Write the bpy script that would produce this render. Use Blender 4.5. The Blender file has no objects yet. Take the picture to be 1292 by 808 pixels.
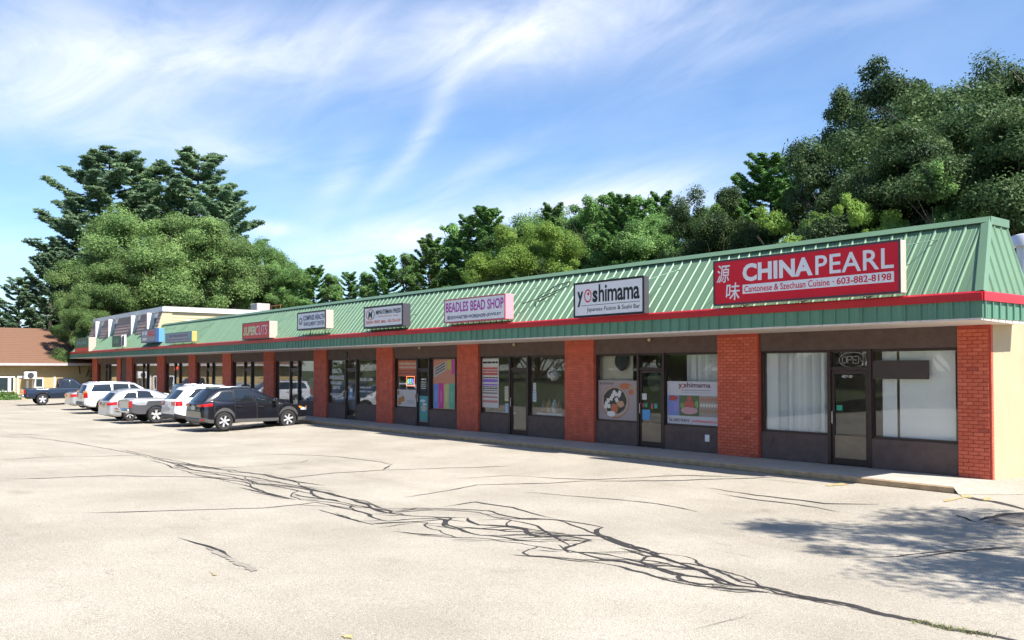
import bpy, math, random
import numpy as np
from mathutils import Vector, Matrix
R = math.radians
sc = bpy.context.scene
col = sc.collection

# ------------------------------------------------------------------ camera
CAM = (7.825, -18.102, 2.287); YAW = 38.255; PITCH = 1.366; FPX = 1118.23; PPY = 439.69
_y, _p = R(YAW), R(PITCH)
FW = np.array([-math.cos(_y)*math.cos(_p), math.sin(_y)*math.cos(_p), math.sin(_p)])
RT = np.array([math.sin(_y), math.cos(_y), 0.0])
UP = np.cross(RT, FW)
cd = bpy.data.cameras.new('camera'); co = bpy.data.objects.new('camera', cd); col.objects.link(co)
cd.sensor_fit = 'HORIZONTAL'; cd.sensor_width = 36.0; cd.lens = 36.0*FPX/1292.0
cd.shift_y = (PPY-404.0)/1292.0
cd.clip_start = 0.1; cd.clip_end = 3000
M = Matrix(((RT[0], UP[0], -FW[0], CAM[0]), (RT[1], UP[1], -FW[1], CAM[1]), (RT[2], UP[2], -FW[2], CAM[2]), (0, 0, 0, 1)))
co.matrix_world = M
sc.camera = co
CV = np.array(CAM)
def ray(px, py): return FW + RT*(px-646)/FPX - UP*(py-PPY)/FPX
def onY(px, py, Y): d = ray(px, py); return CV+d*(Y-CV[1])/d[1]
def onX(px, py, X): d = ray(px, py); return CV+d*(X-CV[0])/d[0]
def sstep(a, b, v):
    t = min(1.0, max(0.0, (v-a)/(b-a))); return t*t*(3-2*t)
def gz(x, y):
    """height of the parking lot: falls a little from the kerb, rises again away from the shops"""
    return -0.15*sstep(2.0, 5.5, -y) + 0.30*sstep(8.0, 17.0, -y)
def onG(px, py):
    z = 0.0
    for _ in range(25):
        d = ray(px, py); p = CV+d*(z-CV[2])/d[2]; z = 0.5*z+0.5*gz(p[0], p[1])
    return np.array([p[0], p[1], gz(p[0], p[1])])
def polar(px, D):
    d = ray(px, 466)[:2]; d = d/np.linalg.norm(d); return CV[:2]+d*D

# ------------------------------------------------------------------ sky, sun, exposure
SUN = Vector((2.70, 0.64, 3.73)).normalized()
EL = math.asin(SUN.z); AZ = math.atan2(SUN.x, SUN.y)
w = bpy.data.worlds.new('World'); sc.world = w; w.use_nodes = True
nt = w.node_tree; N = nt.nodes; L = nt.links; N.clear()
def nd(t, **k):
    n = N.new(t)
    for a, b in k.items(): setattr(n, a, b)
    return n
def mth(op, a, b=None, c=None, clamp=False):
    n = nd('ShaderNodeMath', operation=op, use_clamp=clamp)
    for i, v in enumerate((a, b, c)):
        if v is None: continue
        if isinstance(v, (int, float)): n.inputs[i].default_value = v
        else: L.new(v, n.inputs[i])
    return n.outputs[0]
sky = nd('ShaderNodeTexSky', sky_type='NISHITA', sun_disc=False)
sky.sun_elevation = EL; sky.sun_rotation = AZ; sky.air_density = 1.0; sky.dust_density = 0.3; sky.ozone_density = 3.0; sky.altitude = 100
tc = nd('ShaderNodeTexCoord'); DIR = tc.outputs['Generated']
sep = nd('ShaderNodeSeparateXYZ'); L.new(DIR, sep.inputs[0])
def dot(vec):
    n = nd('ShaderNodeVectorMath', operation='DOT_PRODUCT'); L.new(DIR, n.inputs[0]); n.inputs[1].default_value = tuple(float(v) for v in vec)
    return n.outputs['Value']
# high thin cloud: noise on a plane far overhead, stretched along the wind
zz = mth('ADD', mth('MAXIMUM', sep.outputs[2], 0.0), 0.13)
pu = mth('DIVIDE', sep.outputs[0], zz); pv = mth('DIVIDE', sep.outputs[1], zz)
cmb = nd('ShaderNodeCombineXYZ'); L.new(pu, cmb.inputs[0]); L.new(pv, cmb.inputs[1])
def streak(angle, scale, seed, det=7, rough=0.58, dist=0.6):
    mp = nd('ShaderNodeMapping'); L.new(cmb.outputs[0], mp.inputs[0])
    mp.inputs['Rotation'].default_value = (0, 0, R(angle)); mp.inputs['Scale'].default_value = scale; mp.inputs['Location'].default_value = (seed, seed*1.7, 0)
    nz = nd('ShaderNodeTexNoise'); L.new(mp.outputs[0], nz.inputs['Vector'])
    nz.inputs['Scale'].default_value = 1.0; nz.inputs['Detail'].default_value = det; nz.inputs['Roughness'].default_value = rough; nz.inputs['Distortion'].default_value = dist
    return nz.outputs['Fac']
s1 = streak(35, (0.55, 1.3, 1), 3.1)
s2 = streak(-20, (1.6, 3.2, 1), 8.4, 8, 0.62, 1.0)
base = mth('ADD', mth('MULTIPLY', s1, 0.65), mth('MULTIPLY', s2, 0.35))
general = mth('MULTIPLY', mth('SUBTRACT', base, 0.43), 2.0, clamp=True)
def cloud(px, py, sx, sy, rot, amp):
    """soft bank of cirrus round one direction of the sky (sizes in tangent units)"""
    c = ray(px, py); c = c/np.linalg.norm(c)
    h = np.array([-c[1], c[0], 0]); h = -h/np.linalg.norm(h)*1.0
    v = np.cross(h, c)
    if v[2] < 0: v = -v
    a = R(rot); e1 = h*math.cos(a)+v*math.sin(a); e2 = -h*math.sin(a)+v*math.cos(a)
    dc = mth('MAXIMUM', dot(c), 0.05)
    u = mth('DIVIDE', mth('DIVIDE', dot(e1), dc), sx); q = mth('DIVIDE', mth('DIVIDE', dot(e2), dc), sy)
    r2 = mth('ADD', mth('MULTIPLY', u, u), mth('MULTIPLY', q, q))
    g = mth('POWER', 2.718, mth('MULTIPLY', r2, -1.0))
    return mth('MULTIPLY', g, amp)
K = 1/1118.0
banks = [cloud(640, 45, 230*K, 50*K, 4, 1.0), cloud(760, 10, 230*K, 60*K, 8, .7), cloud(240, 70, 170*K, 45*K, 8, .85), cloud(90, 130, 170*K, 45*K, -6, .7),
         cloud(120, 30, 200*K, 70*K, 0, .45), cloud(560, 120, 80*K, 14*K, 62, .55), cloud(515, 195, 75*K, 11*K, 48, .42), cloud(190, 178, 140*K, 16*K, -3, .5), cloud(590, 225, 80*K, 15*K, 30, .45), cloud(430, 225, 60*K, 18*K, 60, .35),
         cloud(500, 300, 90*K, 24*K, 8, 1.0), cloud(420, 330, 80*K, 22*K, 0, .5), cloud(340, 289, 30*K, 9*K, 0, .8), cloud(740, 255, 150*K, 28*K, 8, 1.0),
         cloud(840, 262, 80*K, 20*K, 0, .5), cloud(30, 320, 130*K, 20*K, 0, .25), cloud(1000, 45, 160*K, 14*K, 12, .3)]
tot = banks[0]
for b in banks[1:]: tot = mth('ADD', tot, b)
tex = mth('ADD', mth('MULTIPLY', mth('SUBTRACT', s2, 0.5), 1.3), mth('ADD', mth('MULTIPLY', mth('SUBTRACT', s1, 0.5), 1.1), 0.58))
placed = mth('MULTIPLY', tot, tex, clamp=True)
low = mth('MULTIPLY', mth('POWER', mth('SUBTRACT', 1.0, mth('MAXIMUM', sep.outputs[2], 0.0)), 7.0), 0.10)
fac = mth('ADD', mth('ADD', placed, mth('MULTIPLY', general, 0.36)), low)
fac = mth('MINIMUM', mth('MULTIPLY', fac, 0.80), 0.86)
mix = nd('ShaderNodeMix', data_type='RGBA'); L.new(fac, mix.inputs['Factor'])
tint = nd('ShaderNodeMix', data_type='RGBA', blend_type='MULTIPLY'); tint.inputs['Factor'].default_value = 1.0
L.new(sky.outputs[0], tint.inputs['A']); tint.inputs['B'].default_value = (.80, .925, 1.05, 1)
L.new(tint.outputs['Result'], mix.inputs['A']); mix.inputs['B'].default_value = (6.0, 6.2, 6.9, 1)
bg = nd('ShaderNodeBackground'); bg.inputs['Strength'].default_value = 0.081
L.new(mix.outputs['Result'], bg.inputs['Color'])
out = nd('ShaderNodeOutputWorld'); L.new(bg.outputs[0], out.inputs['Surface'])

sd = bpy.data.lights.new('sun', 'SUN'); so = bpy.data.objects.new('sun', sd); col.objects.link(so)
sd.energy = 4.3; sd.angle = R(0.53); sd.color = (1.0, 0.95, 0.87)
so.rotation_euler = SUN.to_track_quat('Z', 'Y').to_euler(); so.location = (30, 5, 60)
sc.view_settings.view_transform = 'Standard'; sc.view_settings.look = 'None'
sc.view_settings.exposure = 1.3; sc.view_settings.gamma = 1.0; sc.view_settings.use_curve_mapping = False
sc.cycles.max_bounces = 8; sc.cycles.transparent_max_bounces = 16; sc.cycles.caustics_reflective = False; sc.cycles.caustics_refractive = False
sc.cycles.use_denoising = True

# ------------------------------------------------------------------ materials
MATS = {}
def mat(name, c, rough=0.6, metal=0.0, var=0.12, vscale=3.0, bump=0.0, bscale=60.0, spec=0.5, coat=0.0, emit=None, dirt=0.0, objvar=0.0):
    if name in MATS: return MATS[name]
    m = bpy.data.materials.new(name); m.use_nodes = True; t = m.node_tree; b = t.nodes['Principled BSDF']
    b.inputs['Roughness'].default_value = rough; b.inputs['Metallic'].default_value = metal
    b.inputs['Specular IOR Level'].default_value = spec; b.inputs['Coat Weight'].default_value = coat; b.inputs['Coat Roughness'].default_value = 0.04
    tc = t.nodes.new('ShaderNodeTexCoord')
    nz = t.nodes.new('ShaderNodeTexNoise'); nz.inputs['Scale'].default_value = vscale; nz.inputs['Detail'].default_value = 5; nz.inputs['Roughness'].default_value = 0.65
    t.links.new(tc.outputs['Object'], nz.inputs['Vector'])
    rp = t.nodes.new('ShaderNodeValToRGB')
    rp.color_ramp.elements[0].position = 0.3; rp.color_ramp.elements[1].position = 0.7
    rp.color_ramp.elements[0].color = tuple(v*(1-var) for v in c[:3])+(1,); rp.color_ramp.elements[1].color = tuple(min(1, v*(1+var*.6)) for v in c[:3])+(1,)
    t.links.new(nz.outputs['Fac'], rp.inputs[0]); last = rp.outputs[0]
    if dirt > 0:
        n2 = t.nodes.new('ShaderNodeTexNoise'); n2.inputs['Scale'].default_value = vscale*.35; n2.inputs['Detail'].default_value = 8; n2.inputs['Roughness'].default_value = .72
        t.links.new(tc.outputs['Object'], n2.inputs['Vector'])
        r2 = t.nodes.new('ShaderNodeValToRGB'); r2.color_ramp.elements[0].position = .5; r2.color_ramp.elements[1].position = .72
        r2.color_ramp.elements[0].color = (0, 0, 0, 1); r2.color_ramp.elements[1].color = (dirt, dirt, dirt, 1)
        t.links.new(n2.outputs['Fac'], r2.inputs[0])
        mx = t.nodes.new('ShaderNodeMix'); mx.data_type = 'RGBA'; t.links.new(r2.outputs[0], mx.inputs['Factor']); t.links.new(last, mx.inputs['A'])
        mx.inputs['B'].default_value = tuple(v*.45 for v in c[:3])+(1,); last = mx.outputs['Result']
    if objvar > 0:      # sheets from different batches, slightly faded apart
        oi = t.nodes.new('ShaderNodeObjectInfo'); mr = t.nodes.new('ShaderNodeMapRange'); mr.inputs[3].default_value = 1-objvar; mr.inputs[4].default_value = 1+objvar*.6; t.links.new(oi.outputs['Random'], mr.inputs[0])
        mo = t.nodes.new('ShaderNodeMix'); mo.data_type = 'RGBA'; mo.blend_type = 'MULTIPLY'; mo.inputs['Factor'].default_value = 1.0; t.links.new(last, mo.inputs['A']); t.links.new(mr.outputs[0], mo.inputs['B']); last = mo.outputs['Result']
    t.links.new(last, b.inputs['Base Color'])
    if bump > 0:
        n3 = t.nodes.new('ShaderNodeTexNoise'); n3.inputs['Scale'].default_value = bscale; n3.inputs['Detail'].default_value = 4
        t.links.new(tc.outputs['Object'], n3.inputs['Vector'])
        bp = t.nodes.new('ShaderNodeBump'); bp.inputs['Strength'].default_value = bump; bp.inputs['Distance'].default_value = 0.02
        t.links.new(n3.outputs['Fac'], bp.inputs['Height']); t.links.new(bp.outputs[0], b.inputs['Normal'])
    if emit:
        b.inputs['Emission Color'].default_value = tuple(emit[:3])+(1,); b.inputs['Emission Strength'].default_value = emit[3]
    MATS[name] = m
    return m
def flat(name, c, rough=0.55): return mat(name, c, rough, var=0.05, vscale=6)

def glass_mat(name, tint=(.55, .58, .57), boost=1.0):
    m = bpy.data.materials.new(name); m.use_nodes = True; t = m.node_tree; t.nodes.clear()
    o = t.nodes.new('ShaderNodeOutputMaterial'); mx = t.nodes.new('ShaderNodeMixShader')
    tr = t.nodes.new('ShaderNodeBsdfTransparent'); tr.inputs[0].default_value = tuple(tint)+(1,)
    gl = t.nodes.new('ShaderNodeBsdfGlossy'); gl.inputs['Roughness'].default_value = 0.01; gl.inputs['Color'].default_value = (.95, .97, 1, 1)
    # Schlick reflectance, the same from both faces of the pane
    def m2(op, x, y):
        q = t.nodes.new('ShaderNodeMath'); q.operation = op
        for i, v in enumerate((x, y)):
            if v is None: continue
            if isinstance(v, (int, float)): q.inputs[i].default_value = v
            else: t.links.new(v, q.inputs[i])
        return q.outputs[0]
    ge = t.nodes.new('ShaderNodeNewGeometry'); dp = t.nodes.new('ShaderNodeVectorMath'); dp.operation = 'DOT_PRODUCT'; t.links.new(ge.outputs['Incoming'], dp.inputs[0]); t.links.new(ge.outputs['Normal'], dp.inputs[1])
    frv = m2('ADD', m2('MULTIPLY', m2('POWER', m2('SUBTRACT', 1.0, m2('ABSOLUTE', dp.outputs['Value'], None)), 5.0), .96), .04)
    tc = t.nodes.new('ShaderNodeTexCoord'); nz = t.nodes.new('ShaderNodeTexNoise'); nz.inputs['Scale'].default_value = 0.9; t.links.new(tc.outputs['Object'], nz.inputs['Vector'])
    bp = t.nodes.new('ShaderNodeBump'); bp.inputs['Strength'].default_value = .05; bp.inputs['Distance'].default_value = .02; t.links.new(nz.outputs['Fac'], bp.inputs['Height']); t.links.new(bp.outputs[0], gl.inputs['Normal'])
    mu = t.nodes.new('ShaderNodeMath'); mu.operation = 'MULTIPLY'; mu.use_clamp = True; mu.inputs[1].default_value = boost
    t.links.new(frv, mu.inputs[0]); t.links.new(mu.outputs[0], mx.inputs[0]); t.links.new(tr.outputs[0], mx.inputs[1]); t.links.new(gl.outputs[0], mx.inputs[2]); t.links.new(mx.outputs[0], o.inputs[0])
    MATS[name] = m
    return m

def leaf_mat(name, c1, c2, trans=0.35):
    m = bpy.data.materials.new(name); m.use_nodes = True; t = m.node_tree; b = t.nodes['Principled BSDF']; o = t.nodes['Material Output']
    ge = t.nodes.new('ShaderNodeNewGeometry'); oi = t.nodes.new('ShaderNodeObjectInfo'); tc = t.nodes.new('ShaderNodeTexCoord')
    nz = t.nodes.new('ShaderNodeTexNoise'); nz.inputs['Scale'].default_value = .5; nz.inputs['Detail'].default_value = 3; t.links.new(tc.outputs['Object'], nz.inputs['Vector'])
    a = t.nodes.new('ShaderNodeMath'); a.operation = 'MULTIPLY_ADD'; a.inputs[1].default_value = .26; t.links.new(ge.outputs['Random Per Island'], a.inputs[0])
    a2 = t.nodes.new('ShaderNodeMath'); a2.operation = 'MULTIPLY_ADD'; a2.inputs[1].default_value = 2.2; a2.inputs[2].default_value = -.75; t.links.new(nz.outputs['Fac'], a2.inputs[0]); t.links.new(a2.outputs[0], a.inputs[2])
    mx = t.nodes.new('ShaderNodeMix'); mx.data_type = 'RGBA'; t.links.new(a.outputs[0], mx.inputs['Factor']); mx.inputs['A'].default_value = tuple(c1)+(1,); mx.inputs['B'].default_value = tuple(c2)+(1,)
    hs = t.nodes.new('ShaderNodeHueSaturation'); t.links.new(mx.outputs['Result'], hs.inputs['Color'])
    ra = t.nodes.new('ShaderNodeMapRange'); ra.inputs[3].default_value = .8; ra.inputs[4].default_value = 1.2; t.links.new(oi.outputs['Random'], ra.inputs[0]); t.links.new(ra.outputs[0], hs.inputs['Value'])
    t.links.new(hs.outputs[0], b.inputs['Base Color']); b.inputs['Roughness'].default_value = .5; b.inputs['Specular IOR Level'].default_value = .18
    tl = t.nodes.new('ShaderNodeBsdfTranslucent'); t.links.new(hs.outputs[0], tl.inputs['Color'])
    ms = t.nodes.new('ShaderNodeMixShader'); ms.inputs[0].default_value = trans; t.links.new(b.outputs[0], ms.inputs[1]); t.links.new(tl.outputs[0], ms.inputs[2]); t.links.new(ms.outputs[0], o.inputs[0])
    MATS[name] = m
    return m

# ------------------------------------------------------------------ mesh helpers
class MB:
    def __init__(s): s.v = []; s.f = []; s.m = []; s.k = 0
    def face(s, idx, k=None): s.f.append(tuple(idx)); s.m.append(s.k if k is None else k)
    def add(s, pts, faces, k=None):
        b = len(s.v); s.v += [tuple(float(c) for c in p) for p in pts]
        for f in faces: s.face([b+i for i in f], k)
        return s
    def box(s, x0, x1, y0, y1, z0, z1, k=None):
        return s.add([(x0, y0, z0), (x1, y0, z0), (x1, y1, z0), (x0, y1, z0), (x0, y0, z1), (x1, y0, z1), (x1, y1, z1), (x0, y1, z1)],
                     [(0, 3, 2, 1), (4, 5, 6, 7), (0, 1, 5, 4), (1, 2, 6, 5), (2, 3, 7, 6), (3, 0, 4, 7)], k)
    def cbox(s, x0, x1, y0, y1, z0, z1, c=.01, k=None):
        """box with chamfered edges"""
        c = min(c, (x1-x0)*.45, (y1-y0)*.45, (z1-z0)*.45); pts = []; ix = {}
        for a, X in enumerate((x0, x1)):
            for b, Y in enumerate((y0, y1)):
                for d, Z in enumerate((z0, z1)):
                    sx, sy, sz = (c if a == 0 else -c), (c if b == 0 else -c), (c if d == 0 else -c)
                    for q, p in enumerate(((X, Y+sy, Z+sz), (X+sx, Y, Z+sz), (X+sx, Y+sy, Z))): ix[a, b, d, q] = len(pts); pts.append(p)
        F = []
        for a in (0, 1):
            r = [ix[a, b, d, 0] for b, d in ((0, 0), (0, 1), (1, 1), (1, 0))]; F.append(r if a == 0 else r[::-1])
            r = [ix[b, a, d, 1] for b, d in ((0, 0), (1, 0), (1, 1), (0, 1))]; F.append(r if a == 0 else r[::-1])
            r = [ix[b, d, a, 2] for b, d in ((0, 0), (0, 1), (1, 1), (1, 0))]; F.append(r if a == 0 else r[::-1])
        for a in (0, 1):
            for b in (0, 1):
                F.append([ix[a, b, 0, 0], ix[a, b, 1, 0], ix[a, b, 1, 1], ix[a, b, 0, 1]]); F.append([ix[a, 0, b, 0], ix[a, 1, b, 0], ix[a, 1, b, 2], ix[a, 0, b, 2]]); F.append([ix[0, a, b, 1], ix[1, a, b, 1], ix[1, a, b, 2], ix[0, a, b, 2]])
                for d in (0, 1): F.append([ix[a, b, d, 0], ix[a, b, d, 1], ix[a, b, d, 2]])
        s.add(pts, F, k); s.fix = True
        return s
    def prism(s, poly, a0, a1, axis='x', k=None):
        """polygon in the two other axes extruded along axis; poly points ordered (u, v)"""
        n = len(poly); P = []
        for a in (a0, a1):
            for u, v in poly: P.append((a, u, v) if axis == 'x' else ((u, a, v) if axis == 'y' else (u, v, a)))
        F = [tuple(range(n))[::-1], tuple(range(n, 2*n))]+[(i, (i+1) % n, n+(i+1) % n, n+i) for i in range(n)]
        s.fix = True
        return s.add(P, F, k)
    def tube(s, pts, rad, n=8, k=None, cap=True):
        pts = [np.array(p, float) for p in pts]; m = len(pts)
        if not hasattr(rad, '__len__'): rad = [rad]*m
        P = []
        for i, p in enumerate(pts):
            t = pts[min(i+1, m-1)]-pts[max(i-1, 0)]; t = t/(np.linalg.norm(t)+1e-9)
            a = np.array([0, 0, 1.]) if abs(t[2]) < .9 else np.array([1., 0, 0]); u = np.cross(t, a); u /= np.linalg.norm(u); v = np.cross(t, u)
            for j in range(n):
                an = 2*math.pi*j/n; P.append(p+rad[i]*(u*math.cos(an)+v*math.sin(an)))
        F = [(i*n+j, i*n+(j+1) % n, (i+1)*n+(j+1) % n, (i+1)*n+j) for i in range(m-1) for j in range(n)]
        if cap: F += [tuple(range(n))[::-1], tuple(range((m-1)*n, m*n))]
        s.fix = True
        return s.add(P, F, k)
    def lathe(s, prof, n=20, axis='z', c=(0, 0, 0), k=None, cap=True):
        P = []; m = len(prof)
        for r, h in prof:
            for j in range(n):
                a = 2*math.pi*j/n; q = (r*math.cos(a), r*math.sin(a), h)
                if axis == 'x': q = (q[2], q[0], q[1])
                elif axis == 'y': q = (q[0], q[2], q[1])
                P.append((q[0]+c[0], q[1]+c[1], q[2]+c[2]))
        F = [(i*n+j, i*n+(j+1) % n, (i+1)*n+(j+1) % n, (i+1)*n+j) for i in range(m-1) for j in range(n)]
        if cap: F += [tuple(range(n))[::-1], tuple(range((m-1)*n, m*n))]
        s.fix = True
        return s.add(P, F, k)
    fix = False
    def mesh(s, name, mats, smooth=False):
        me = bpy.data.meshes.new(name); me.from_pydata(s.v, [], s.f)
        for m in (mats if isinstance(mats, (list, tuple)) else [mats]): me.materials.append(m)
        me.polygons.foreach_set('material_index', s.m)
        if s.fix:
            import bmesh
            bm = bmesh.new(); bm.from_mesh(me); bmesh.ops.recalc_face_normals(bm, faces=bm.faces); bm.to_mesh(me); bm.free()
        if smooth:
            me.polygons.foreach_set('use_smooth', [True]*len(me.polygons))
            if smooth is not True: me.set_sharp_from_angle(angle=R(smooth))
        me.update()
        return me
    def build(s, name, mats, parent=None, loc=(0, 0, 0), smooth=False):
        return obj(name, s.mesh(name, mats, smooth), parent, loc)
def obj(name, me, parent=None, loc=(0, 0, 0)):
    o = bpy.data.objects.new(name, me); col.objects.link(o); o.location = loc
    if parent is not None: o.parent = parent
    return o
def tag(o, label=None, cat=None, group=None, kind=None):
    for k, v in (('label', label), ('category', cat), ('group', group), ('kind', kind)):
        if v: o[k] = v
    return o
def empty(name, loc=(0, 0, 0), rz=0.0, label=None, cat=None, group=None, parent=None):
    o = bpy.data.objects.new(name, None); col.objects.link(o); o.location = loc; o.rotation_euler = (0, 0, rz); o.empty_display_size = .2
    if parent is not None: o.parent = parent
    return tag(o, label, cat, group)
def fastmesh(name, V, Q, m):
    me = bpy.data.meshes.new(name); V = np.asarray(V, np.float32); Q = np.asarray(Q, np.int32)
    me.vertices.add(len(V)); me.vertices.foreach_set('co', V.ravel())
    me.loops.add(Q.size); me.loops.foreach_set('vertex_index', Q.ravel())
    k = Q.shape[1]
    me.polygons.add(len(Q)); me.polygons.foreach_set('loop_start', np.arange(0, Q.size, k, dtype=np.int32))
    me.update(calc_edges=True); me.materials.append(m)
    return me
def text(body, x0, z0, x1, z1, m, parent, y=0.0, bold=0.0, shear=0.0, name='lettering', spacing=1.0, ang=0.0):
    """flat lettering facing -Y, fitted to the rectangle x0..x1, z0..z1 of its parent"""
    cu = bpy.data.curves.new('t', 'FONT'); cu.body = body; cu.size = 1.0; cu.offset = bold; cu.shear = shear; cu.space_character = spacing; cu.resolution_u = 3
    cu.align_x = 'CENTER'
    to = bpy.data.objects.new('t', cu); col.objects.link(to)
    me = bpy.data.meshes.new_from_object(to)
    bpy.data.objects.remove(to); bpy.data.curves.remove(cu)
    n = len(me.vertices)
    if n == 0: return None
    a = np.zeros(n*3, np.float32); me.vertices.foreach_get('co', a); a = a.reshape(-1, 3)
    mn = a.min(0); mx = a.max(0); s = np.maximum(mx-mn, 1e-5)
    u = (a[:, 0]-mn[0])/s[0]; v = (a[:, 1]-mn[1])/s[1]
    X = x0+u*(x1-x0); Z = z0+v*(z1-z0)
    if ang:
        cx, cz = (x0+x1)/2, (z0+z1)/2; c, q = math.cos(R(ang)), math.sin(R(ang)); X, Z = cx+(X-cx)*c-(Z-cz)*q, cz+(X-cx)*q+(Z-cz)*c
    b = np.stack([X, np.full(n, y), Z], 1).astype(np.float32)
    me.vertices.foreach_set('co', b.ravel()); me.materials.clear(); me.materials.append(m); me.update()
    return obj(name, me, parent)
def disc(mb, cx, cz, rx, rz, y, n=24, k=None, wob=0.0, seed=0):
    rr = random.Random(seed)
    P = [(cx+rx*(1+wob*(rr.random()-.5))*math.cos(2*math.pi*i/n), y, cz+rz*(1+wob*(rr.random()-.5))*math.sin(2*math.pi*i/n)) for i in range(n)]
    return mb.add(P, [tuple(range(n))], k)
def rect(mb, x0, x1, z0, z1, y, k=None): return mb.add([(x0, y, z0), (x1, y, z0), (x1, y, z1), (x0, y, z1)], [(0, 1, 2, 3)], k)
# ------------------------------------------------------------------ ground, lot, walkway
def ground_mat(name, base, dark, light, speck=95.0, patch=True):
    m = bpy.data.materials.new(name); m.use_nodes = True; t = m.node_tree; b = t.nodes['Principled BSDF']; b.inputs['Roughness'].default_value = .88; b.inputs['Specular IOR Level'].default_value = .25
    tc = t.nodes.new('ShaderNodeTexCoord')
    def noise(s, d=4, r=.6, sc3=None):
        n = t.nodes.new('ShaderNodeTexNoise'); n.inputs['Scale'].default_value = s; n.inputs['Detail'].default_value = d; n.inputs['Roughness'].default_value = r
        src = tc.outputs['Object']
        if sc3:
            mp = t.nodes.new('ShaderNodeMapping'); mp.inputs['Scale'].default_value = sc3; mp.inputs['Rotation'].default_value = (0, 0, .12); t.links.new(src, mp.inputs[0]); src = mp.outputs[0]
        t.links.new(src, n.inputs['Vector']); return n.outputs['Fac']
    def ramp(fac, p0, c0, p1, c1):
        r = t.nodes.new('ShaderNodeValToRGB'); e = r.color_ramp.elements; e[0].position = p0; e[1].position = p1; e[0].color = tuple(c0)+(1,); e[1].color = tuple(c1)+(1,); t.links.new(fac, r.inputs[0]); return r.outputs[0]
    def mul(a, bb, f=1.0):
        x = t.nodes.new('ShaderNodeMix'); x.data_type = 'RGBA'; x.blend_type = 'MULTIPLY'; x.inputs['Factor'].default_value = f; t.links.new(a, x.inputs['A']); t.links.new(bb, x.inputs['B']); return x.outputs['Result']
    fine = noise(speck, 2, .7)
    mid = noise(38, 3, .7)
    c = ramp(noise(.35, 6, .62), .35, [v*.86 for v in base], .68, light)
    c = mul(c, ramp(fine, .36, (.48, .47, .45), .6, (1.14, 1.14, 1.14)))
    c = mul(c, ramp(mid, .32, (.80, .79, .78), .58, (1.04, 1.04, 1.04)))
    if patch:
        c = mul(c, ramp(noise(1.1, 7, .75), .60, (1, 1, 1), .82, (.76, .74, .71)))
        c = mul(c, ramp(noise(1.0, 5, .6, (.10, .8, 1)), .55, (1, 1, 1), .80, (.86, .84, .81)))
        c = mul(c, ramp(noise(.9, 5, .7, (.4, 1.6, 1)), .66, (1, 1, 1), .74, (.66, .64, .62)))
    if patch:
        vo = t.nodes.new('ShaderNodeTexVoronoi'); vo.inputs['Scale'].default_value = .42; vo.inputs['Randomness'].default_value = 1.0
        wv = t.nodes.new('ShaderNodeTexNoise'); wv.inputs['Scale'].default_value = 2.5; wv.inputs['Detail'].default_value = 4; t.links.new(tc.outputs['Object'], wv.inputs['Vector'])
        va = t.nodes.new('ShaderNodeVectorMath'); va.operation = 'MULTIPLY_ADD'; va.inputs[1].default_value = (.9, .9, 0); t.links.new(wv.outputs['Color'], va.inputs[0]); t.links.new(tc.outputs['Object'], va.inputs[2]); t.links.new(va.outputs[0], vo.inputs['Vector'])
        c = mul(c, ramp(vo.outputs['Distance'], .02, (.80, .78, .76), .14, (1, 1, 1)))
    t.links.new(c, b.inputs['Base Color'])
    bp = t.nodes.new('ShaderNodeBump'); bp.inputs['Strength'].default_value = .5; bp.inputs['Distance'].default_value = .012; t.links.new(mid, bp.inputs['Height'])
    b2 = t.nodes.new('ShaderNodeBump'); b2.inputs['Strength'].default_value = .55; b2.inputs['Distance'].default_value = .006; t.links.new(fine, b2.inputs['Height']); t.links.new(bp.outputs[0], b2.inputs['Normal'])
    t.links.new(b2.outputs[0], b.inputs['Normal'])
    return m
M_LOT = ground_mat('weathered_asphalt', (.392, .355, .292), (.2, .19, .17), (.445, .405, .34))
M_GRASS = mat('grass_soil', (.055, .075, .022), .9, var=.45, vscale=1.3, bump=.8, bscale=25)
M_CONC = mat('walk_concrete', (.40, .37, .32), .85, var=.18, vscale=2.2, bump=.3, bscale=70, dirt=.45)
M_KERB = mat('kerb_concrete', (.42, .30, .18), .9, var=.3, vscale=4, bump=.5, bscale=40, dirt=.6)
M_TAR = mat('crack_tar', (.028, .024, .022), .8, var=.35, vscale=5, bump=.4, bscale=60)
M_YEL = mat('worn_yellow_paint', (.42, .32, .14), .7, var=.35, vscale=9)
M_PATCH = mat('dark_patch_asphalt', (.27, .24, .20), .9, var=.3, vscale=6, bump=.6, bscale=45)

mb = MB(); mb.add([(-1500, -1500, -.55), (1500, -1500, -.55), (1500, 1500, -.55), (-1500, 1500, -.55)], [(0, 1, 2, 3)])
tag(mb.build('ground', M_GRASS), kind='structure')
# parking lot sheet, follows gz
xs = [-112, -90, -74, -60, -45, -30, -15, 0, 15, 34]; ys = [-46, -30, -22]+[-18+.2*i for i in range(91)]+[3, 8, 20]
mb = MB(); nx = len(xs)
def lot_y(x, y): return y
for y in ys:
    for x in xs: mb.v.append((x, y, gz(x, y)))
for j in range(len(ys)-1):
    for i in range(nx-1): mb.face((j*nx+i, j*nx+i+1, (j+1)*nx+i+1, (j+1)*nx+i))
LOT = tag(mb.build('parking_lot', M_LOT, smooth=True), kind='structure')
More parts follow.
